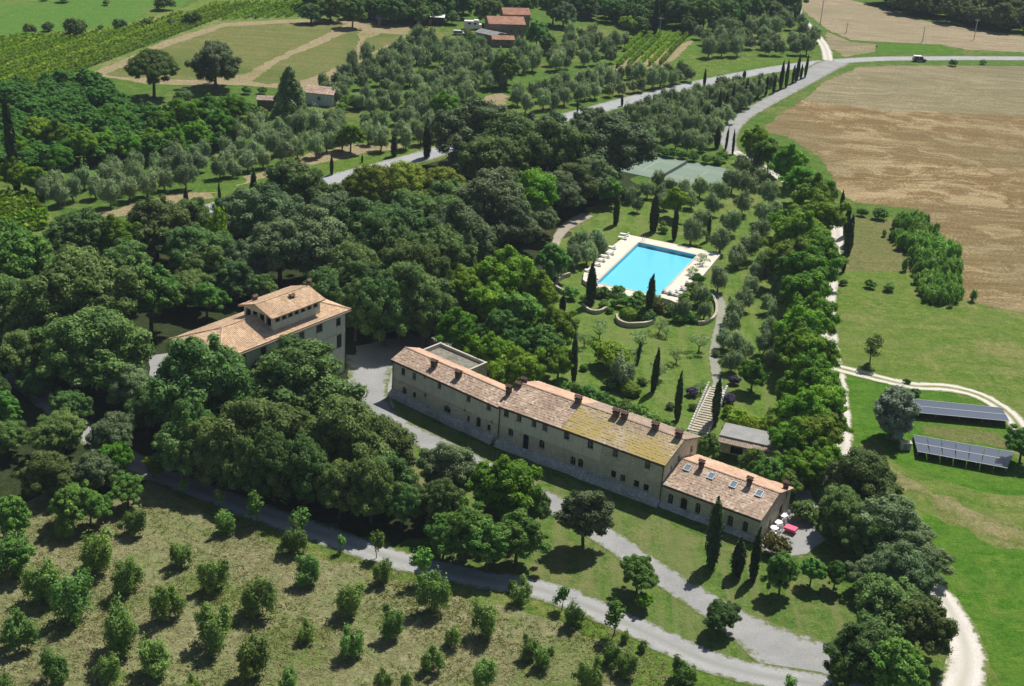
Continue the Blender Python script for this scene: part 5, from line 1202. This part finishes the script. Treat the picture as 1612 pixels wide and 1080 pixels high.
for x, y, w_ in ((1165, 662, 42), (1183, 672, 40), (1210, 672, 46), (1232, 690, 34), (1150, 650, 26), (1222, 655, 30)): place('olive_green_shrub', x, y, w_, 'yellow-green bush')
for x, y, w_ in ((905, 612, 28), (925, 622, 32), (945, 628, 30), (965, 637, 30), (985, 644, 32), (1005, 652, 36), (1025, 662, 34), (1045, 672, 30), (1065, 682, 32), (885, 605, 26), (1085, 690, 26), (1100, 715, 24)): place('shrub', x, y, w_, 'leafy bush behind the back wall')
for x, y, w_ in ((1357, 335, 18), (1385, 338, 24), (1328, 445, 14), (1370, 448, 20), (1400, 452, 22), (1440, 618, 18), (1428, 600, 12), (1480, 455, 12), (1365, 577, 14)): place('shrub', x, y, w_, 'green bush in the right-hand meadow')
for x, y, w_ in ((1140, 752, 34), (1162, 760, 24)): pass
for x, y, w_ in ((1500, 100, 14), (1548, 98, 12)): place('shrub', x, y, w_, 'low roadside bush below the main road')
for x, y, w_ in ((1420, 372, 26), (1440, 345, 30), (1500, 462, 28), (1430, 350, 34), (1445, 362, 36), (1440, 385, 40), (1462, 378, 40), (1478, 395, 40), (1455, 405, 44), (1475, 420, 44), (1490, 415, 32), (1465, 440, 40), (1485, 455, 40), (1470, 460, 34), (1495, 440, 30)): place('reed_clump', x, y, w_*1.3, 'tall bright reed clump')
# olive groves: rows inside polygons
def inside(p, poly):
    c = False; n = len(poly)
    for i in range(n):
        a, b = poly[i], poly[(i+1) % n]
        if (a[1] > p[1]) != (b[1] > p[1]) and p[0] < (b[0]-a[0])*(p[1]-a[1])/(b[1]-a[1])+a[0]: c = not c
    return c
ORD = ['zeroth', 'first', 'second', 'third', 'fourth', 'fifth', 'sixth', 'seventh', 'eighth', 'ninth', 'tenth', 'eleventh', 'twelfth', 'thirteenth', 'fourteenth', 'fifteenth', 'sixteenth', 'seventeenth', 'eighteenth', 'nineteenth', 'twentieth']
def ordw(n):
    if n < len(ORD): return ORD[n]
    return f"{n}{'th' if 10 <= n % 100 <= 20 else {1: 'st', 2: 'nd', 3: 'rd'}.get(n % 10, 'th')}"
def grove(poly, row, sp_row, sp, wm, text, group, kd='olive_tree', jit=.5, skip=.08, alt=None):
    a, b = at(*row[0]), at(*row[1]); e = nrm(b-a); n = np.array([-e[1], e[0], 0]); G = [at(*p) for p in poly]
    us = [(p-a)@e for p in G]; vs = [(p-a)@n for p in G]; rows = []
    K0 = KINDS[kd]
    for v_ in np.arange(min(vs), max(vs), sp_row):
        r_ = []
        for u in np.arange(min(us)+rng.uniform(0, sp), max(us), sp):
            p = a+e*u+n*v_+np.append(rng.normal(size=2)*jit, 0)
            q = proj(p+Z(K0['cz']*.8))
            if inside(q, poly) and rng.uniform() > skip: r_.append((p, q))
        if r_: rows.append(r_)
    rows.sort(key=lambda r: -np.mean([q[1] for _, q in r]))
    for i, r_ in enumerate(rows):
        r_.sort(key=lambda t: t[1][0])
        for j, (p, q) in enumerate(r_):
            kk = kd if not alt or rng.uniform() > alt[1] else alt[0]
            K = KINDS[kk]; w_ = wm*rng.uniform(.8, 1.2)
            TREES.append(dict(k=kk, p=np.array([p[0], p[1], 0]), s=w_/K['w'], sz=rng.uniform(.9, 1.15), w=w_*F/depth(p), c=tuple(q), d='', label=f'{"olive" if kk == "olive_tree" else "shrubby"} tree, {ordw(j+1)} from left, {ordw(i+1)} row, {text}', group=group))
grove([(55, 290), (170, 262), (262, 250), (335, 225), (395, 188), (480, 165), (540, 185), (552, 232), (500, 244), (430, 262), (330, 285), (250, 300), (150, 330), (60, 315)], ((150, 300), (520, 215)), 6.0, 4.6, 4.5, 'the grove left of the main road', 'olive trees in the grove left of the main road', jit=.7)
grove([(560, 180), (700, 175), (715, 190), (700, 215), (640, 232), (575, 238)], ((580, 220), (700, 200)), 6.0, 4.8, 4.2, 'the small grove by the road cypress', 'olive trees by the road cypress', jit=.7)
grove([(500, 130), (560, 100), (620, 70), (660, 55), (740, 62), (790, 80), (830, 78), (860, 90), (800, 120), (765, 135), (735, 160), (690, 185), (560, 178), (520, 150)], ((560, 150), (760, 110)), 6.5, 5.2, 4.6, 'the dense middle grove', 'olive trees in the dense middle grove', jit=1.0, alt=('leafy_tree', .0))
grove([(788, 160), (815, 140), (900, 122), (1000, 108), (1092, 108), (1098, 120), (1040, 132), (960, 145), (900, 160), (835, 176), (795, 172)], ((800, 165), (1090, 112)), 6.0, 4.6, 4.4, 'the grey grove beyond the road', 'olive trees in the grey grove beyond the road', skip=.03)
grove([(828, 100), (860, 70), (900, 50), (990, 55), (975, 75), (950, 98), (900, 108), (845, 110)], ((840, 100), (960, 80)), 6.5, 5.5, 4.6, 'the grove left of the small vineyard', 'olive trees left of the small vineyard', jit=.9)
grove([(1095, 42), (1150, 34), (1250, 27), (1292, 55), (1294, 78), (1270, 86), (1180, 86), (1098, 90)], ((1100, 84), (1290, 78)), 9.5, 5.4, 5.2, 'the grove below the far wood', 'olive trees below the far wood', skip=.12)
grove([(985, 172), (1095, 142), (1180, 122), (1232, 113), (1200, 140), (1165, 165), (1140, 190), (1120, 222), (1105, 236), (1040, 232), (1015, 215), (1000, 190)], ((1000, 190), (1180, 140)), 5.0, 4.2, 4.0, 'the grove between main road and side road', 'olive trees between the main road and side road', skip=.03)
grove([(488, 145), (520, 118), (560, 98), (640, 60), (665, 42), (672, 52), (640, 78), (560, 118), (510, 150)], ((500, 140), (650, 60)), 7, 6.5, 3.4, 'the thin line along the tan field', 'olive trees along the tan field')
grove([(1020, 236), (1050, 238), (1100, 246), (1140, 252), (1150, 262), (1110, 256), (1060, 246), (1025, 240)], ((1020, 236), (1140, 256)), 3, 3, 3.4, 'the hedge line beyond the tennis court', 'trees beyond the tennis court', kd='shrub', skip=0)

# landmark labels
LM = [('the villa', 410, 520), ('the long farmhouse', 830, 680), ('the annex', 1140, 790), ('the pool', 1015, 425), ('the tennis court', 1085, 268), ('the solar arrays', 1515, 680), ('the garden steps', 1113, 650), ('the gravel yard', 1250, 1030), ('the distant red-roofed farm', 800, 50), ('the reed thicket', 1465, 400), ('the small pale cottage', 502, 155), ('the car on the road', 1447, 92), ('the small vineyard', 1020, 80), ('the lone umbrella pine', 240, 100), ('the round lawn tree', 922, 812), ('the tall left-edge cypress', 28, 220), ('the flat yellow-green pines', 635, 280), ('the lower left corner', 0, 1080), ('the lower right corner', 1612, 1080), ('the road junction', 1290, 100), ('the track fork', 1318, 585), ('the grey outbuilding', 1180, 690), ('the shadowed lane bend', 300, 765), ('the left rear block', 700, 560), ('the orchard centre', 480, 930)]
grp_ = {}
for t_ in TREES:
    if t_['label']: continue
    x, y = t_['c']; m_ = min(LM, key=lambda l: (x-l[1])**2+(y-l[2])**2); dx, dy = x-m_[1], y-m_[2]
    dr = ('right of' if dx > 0 else 'left of') if abs(dx) > abs(dy) else ('in front of' if dy > 0 else 'beyond')
    if 'corner' in m_[0]: dr = 'towards'
    grp_.setdefault((t_['d'], dr, m_[0]), []).append((math.hypot(dx, dy), id(t_), t_))
for (d_, dr, l_), L_ in grp_.items():
    L_.sort(key=lambda q: q[:2])
    for i, q in enumerate(L_):
        if len(L_) == 1: q[2]['label'] = f'{d_}, {dr} {l_}'
        else: q[2]['label'] = f'{d_}, {"" if i == 0 else ordw(i+1)+" "}nearest {dr} {l_}'.replace('nearest towards', 'nearest to')
# instancing
olives = sorted([t_ for t_ in TREES if t_['k'] == 'olive_tree'], key=lambda q: -q['w']); far_ol = {id(q) for q in olives[290:]}
cnt = {}
for t_ in TREES:
    if id(t_) in far_ol: continue
    K = KINDS[t_['k']]; i = cnt.get(t_['k'], int(rng.integers(0, 9))); cnt[t_['k']] = i+1; vi = i % len(K['crowns'])
    as_ = rng.uniform(.88, 1.14) if t_['k'] != 'ball_shrub' else 1.; sc_ = (t_['s']*as_, t_['s']/as_, t_['s']*t_['sz']*rng.uniform(.93, 1.1)); rz = rng.uniform(0, 6.28)
    if t_['w'] < 14 or not K['trunks']:
        o = link(t_['k'], K['whole'][vi]); o.location = tuple(t_['p'])
    else:
        o = empty(t_['k'], t_['p'])
        link('trunk', K['trunks'][vi], o); link('crown', K['crowns'][vi], o)
    o.scale = sc_; tl = .022 if 'cypress' in t_['k'] else .03; o.rotation_euler = (rng.normal()*tl, rng.normal()*tl, rz)
    tag(o, t_['label'], K['cat'], t_['group'])
def merged(name, recs, mat, label, cat, thin=1.0):
    VV, FQ, FT, TQ, TT = [], [], [], [], []; k = 0
    for r in recs:
        V, Fq, Ft, T = KINDS[r['k']]['raw'][int(rng.integers(0, len(KINDS[r['k']]['raw'])))]
        a = rng.uniform(0, 6.28); c_, s_ = math.cos(a), math.sin(a); s = r['s']
        nq = len(Fq); sel = rng.random(nq) < thin
        W = V.copy(); 
        if thin < 1:
            Q = W[:4*nq].reshape(nq, 4, 3); cc = Q.mean(1, keepdims=True); W[:4*nq] = ((Q-cc)*(1/math.sqrt(thin))+cc).reshape(-1, 3)
        W = np.stack([(W[:, 0]*c_-W[:, 1]*s_)*s, (W[:, 0]*s_+W[:, 1]*c_)*s, W[:, 2]*s*r['sz']], 1)+r['p']
        used = np.concatenate([Fq[sel].ravel(), Ft.ravel()]) if len(Ft) else Fq[sel].ravel()
        mp = -np.ones(len(V), int); uq = np.unique(used); mp[uq] = np.arange(len(uq))+k
        VV.append(W[uq]); FQ.append(mp[Fq[sel]]); TQ.append(T[:nq][sel])
        if len(Ft): FT.append(mp[Ft]); TT.append(T[nq:])
        k += len(uq)
    fs = [np.concatenate(FQ)]+([np.concatenate(FT)] if FT else [])
    me = mesh(name, np.concatenate(VV), fs, mat, tint=np.concatenate(TQ+TT)); return tag(link(name, me), label, cat, kind='stuff')
recs = [t_ for t_ in TREES if id(t_) in far_ol]
if recs: merged('far_olive_groves', recs, L_olive, 'far olive groves merging into one grey-green mass beyond the road', 'olive grove', .35)
def scatter(poly, sp, kd, wm, sz=1.):
    G = [at(*p) for p in poly]; x0, x1 = min(p[0] for p in G), max(p[0] for p in G); y0, y1 = min(p[1] for p in G), max(p[1] for p in G); out = []
    for x in np.arange(x0, x1, sp):
        for y in np.arange(y0, y1, sp):
            p = np.array([x+rng.uniform(-.45, .45)*sp, y+rng.uniform(-.45, .45)*sp, 0]); q = proj(p+Z(2))
            if inside(q, poly): out.append(dict(k=kd, p=p, s=wm*rng.uniform(.8, 1.25)/KINDS[kd]['w'], sz=sz*rng.uniform(.8, 1.15)))
    return out
merged('green_thicket', scatter([(-60, 150), (25, 138), (110, 125), (165, 126), (175, 150), (200, 176), (262, 182), (330, 168), (385, 170), (390, 205), (300, 240), (130, 250), (40, 262), (-60, 300)], 4.6, 'broadleaf_tree', 6.5, .75), L_thick, 'dense bright green thicket beyond the olive grove on the left', 'thicket', .30)
merged('far_wood', scatter([(1325, -45), (1400, 10), (1470, 26), (1612, 48), (1720, 60), (1720, -50)], 7.5, 'holm_oak', 10, 1.1), L_oak, 'dark far wood beyond the pale stubble field at the top right', 'wood', .30)
merged('background_wood', scatter([(470, 24), (520, 29), (600, 32), (700, 32), (742, 20), (748, -8), (840, -4), (880, 20), (960, 26), (1000, 42), (1095, 40), (1150, 30), (1242, 20), (1225, -50), (520, -45), (480, -10)], 7.5, 'leafy_tree', 8.5, .95), L_thick, 'hazy continuous wood at the very top behind the distant farm', 'wood', .25)
# vineyards
def vine_rows(poly, row, spacing, label, group, h=1.7, wd=1.0, step=.5, dens=10, sx=None):
    a, b_ = at(*row[0]), at(*row[1]); e = nrm(b_-a); n = np.array([-e[1], e[0], 0]); G = [at(*p) for p in poly]
    us = [(p-a)@e for p in G]; vs = [(p-a)@n for p in G]; rows = []
    for v_ in np.arange(min(vs)+spacing/2, max(vs), spacing):
        pts = [a+e*u+n*v_ for u in np.arange(min(us), max(us), step)]; pts = [p for p in pts if inside(proj(p), poly)]
        run, best = [], []
        for p in pts:
            if run and np.linalg.norm(p-run[-1]) > step*1.5: run = []
            run = run+[p]
            if len(run) > len(best): best = run
        if len(best) > 8: rows.append(best)
    rows.sort(key=lambda r: -np.mean([proj(p)[1] for p in r]))
    for i, r in enumerate(rows):
        cr = []
        for p in r: cr += [p-n*.2+Z(.35), p+n*.2+Z(.35), p+n*.12+Z(h*.72), p-n*.12+Z(h*.72)]
        cf = [(4*q+a_, 4*q+(a_+1) % 4, 4*q+4+(a_+1) % 4, 4*q+4+a_) for q in range(len(r)-1) for a_ in range(4)]
        C = np.array([p+n*rng.normal()*wd*.28+Z(rng.uniform(.35, h)) for p in r for _ in range(dens)]); nn = len(C)
        nm = unit(nn)*.8+np.array([0, 0, .5])+n*.0; nm /= np.linalg.norm(nm, axis=1, keepdims=True); aa = np.cross(nm, unit(nn)); aa /= np.linalg.norm(aa, axis=1, keepdims=True); bb = np.cross(nm, aa); s = rng.uniform(.16, .36, (nn, 1))
        V = np.stack([C-aa*s-bb*s, C+aa*s-bb*s*.8, C+aa*s*.8+bb*s, C-aa*s+bb*s*.9], 1).reshape(-1, 3)
        o = link('vine_row', mesh('vine_row', np.vstack([V, cr]), [np.vstack([np.arange(4*nn).reshape(-1, 4), np.array(cf)+4*nn])], L_vine, tint=rng.uniform(0, 1, nn+len(cf))))
        tag(o, f'{label}, {ordw(i+1)} row from the front', 'vine row', group)
vine_rows([(956, 108), (1008, 56), (1090, 55), (1045, 103)], ((985, 107), (1037, 56)), 2.9, 'green vine row of the small vineyard', 'vine rows of the small vineyard')
vine_rows([(-30, 312), (45, 308), (78, 342), (72, 370), (-30, 378)], ((0, 345), (70, 330)), 2.3, 'green vine row at the left edge', 'vine rows at the left edge')
vine_rows([(-40, 66), (0, 60), (160, 50), (285, 22), (340, 6), (470, 2), (560, -4), (480, 26), (350, 32), (268, 58), (200, 86), (125, 116), (100, 130), (20, 142), (-40, 150)], ((128, 119), (198, 92)), 2.7, 'vine row of the hillside vineyard at the upper left', 'vine rows of the upper left vineyard', dens=5, step=.8, h=1.25, wd=1.9)
# yucca by the annex
yc = at(1122, 832); r = empty('yucca_plant', yc); tag(r, 'spiky pale yucca against the annex wall beside the tallest cypress', 'plant')
b = MB()
for i in range(34):
    a = rng.uniform(0, 6.28); el = rng.uniform(.3, 1.4); d_ = np.array([math.cos(a)*math.cos(el), math.sin(a)*math.cos(el), math.sin(el)]); s_ = nrm(np.cross(d_, [0, 0, 1]))*.06; p0 = yc+Z(.9); p1 = p0+d_*.8; p2 = p0+d_*1.5-Z(.15)
    b.face([p0-s_, p0+s_, p1+s_, p1-s_]); b.face([p1-s_, p1+s_, p2])
b.build('blade', L_silver, r); b = MB(); b.tube([yc, yc+Z(1)], [.12, .1], 7); b.build('stem', M_bark, r)

# grass tufts
def tufts(name, poly, n, mat, hgt, label, holes=()):
    G = [at(*p) for p in poly]; x0, x1 = min(p[0] for p in G), max(p[0] for p in G); y0, y1 = min(p[1] for p in G), max(p[1] for p in G)
    P = []
    ph = rng.uniform(0, 9, 4)
    while len(P) < n:
        x, y = rng.uniform(x0, x1), rng.uniform(y0, y1)
        if math.sin(x*.31+ph[0]+math.sin(y*.2)*1.5)+math.sin(y*.37+ph[1]+math.sin(x*.23))+rng.normal()*.7 < .2: continue
        if inside(proj((x, y, 0)), poly): P.append((x, y, .02))
    P = np.array(P); k = 7; C = np.repeat(P, k, 0)+np.stack([rng.normal(size=n*k)*.16, rng.normal(size=n*k)*.16, np.zeros(n*k)], 1); m = len(C)
    a = rng.uniform(0, 6.28, m); d = np.stack([np.cos(a), np.sin(a), np.zeros(m)], 1)*rng.uniform(.03, .09, (m, 1)); h = rng.uniform(.4, 1, (m, 1))*hgt*np.array([[0, 0, 1.]])+np.stack([rng.normal(size=m), rng.normal(size=m), np.zeros(m)], 1)*.10
    V = np.stack([C-d, C+d, C+d*.6+h, C-d*.6+h], 1).reshape(-1, 3)
    o = link(name, mesh(name, V, [np.arange(4*m).reshape(-1, 4)], mat, tint=rng.uniform(0, 1, m))); tag(o, label, 'grass', kind='stuff')
L_tuft = foliage('grass_blades', (.13, .17, .045), (.24, .25, .10), .02, .3); L_tuftg = foliage('green_grass_blades', (.10, .17, .03), (.18, .25, .06), .02, .3); L_weed = foliage('dry_grass_blades', (.24, .21, .12), (.34, .30, .19), .02, .25)
OP = [(-20, 1100), (-20, 800), (200, 800), (300, 790), (560, 880), (760, 930), (930, 975), (1060, 1045), (1080, 1100)]
tufts('grass_tufts', OP, 4200, L_tuft, .13, 'grass tufts scattered on the orchard floor'); tufts('dry_grass_tufts', OP, 3600, L_weed, .09, 'dry straw tufts scattered on the orchard floor')
# haze: one closed box round camera and scene
hb = MB(); hb.box([-700, -60, -1], [1400, 0, 0], [0, 1100, 0], [0, 0, 97])
hm = bpy.data.materials.new('haze_air'); hm.use_nodes = True; ht = hm.node_tree; ht.nodes.remove(ht.nodes['Principled BSDF'])
pv = ht.nodes.new('ShaderNodeVolumePrincipled'); pv.inputs['Color'].default_value = (.72, .84, 1, 1); pv.inputs['Density'].default_value = .00010; pv.inputs['Anisotropy'].default_value = .0
ht.links.new(pv.outputs[0], ht.nodes['Material Output'].inputs['Volume'])
tag(hb.build('haze', hm), 'thin bluish summer haze filling the air over the estate', 'haze', kind='stuff')
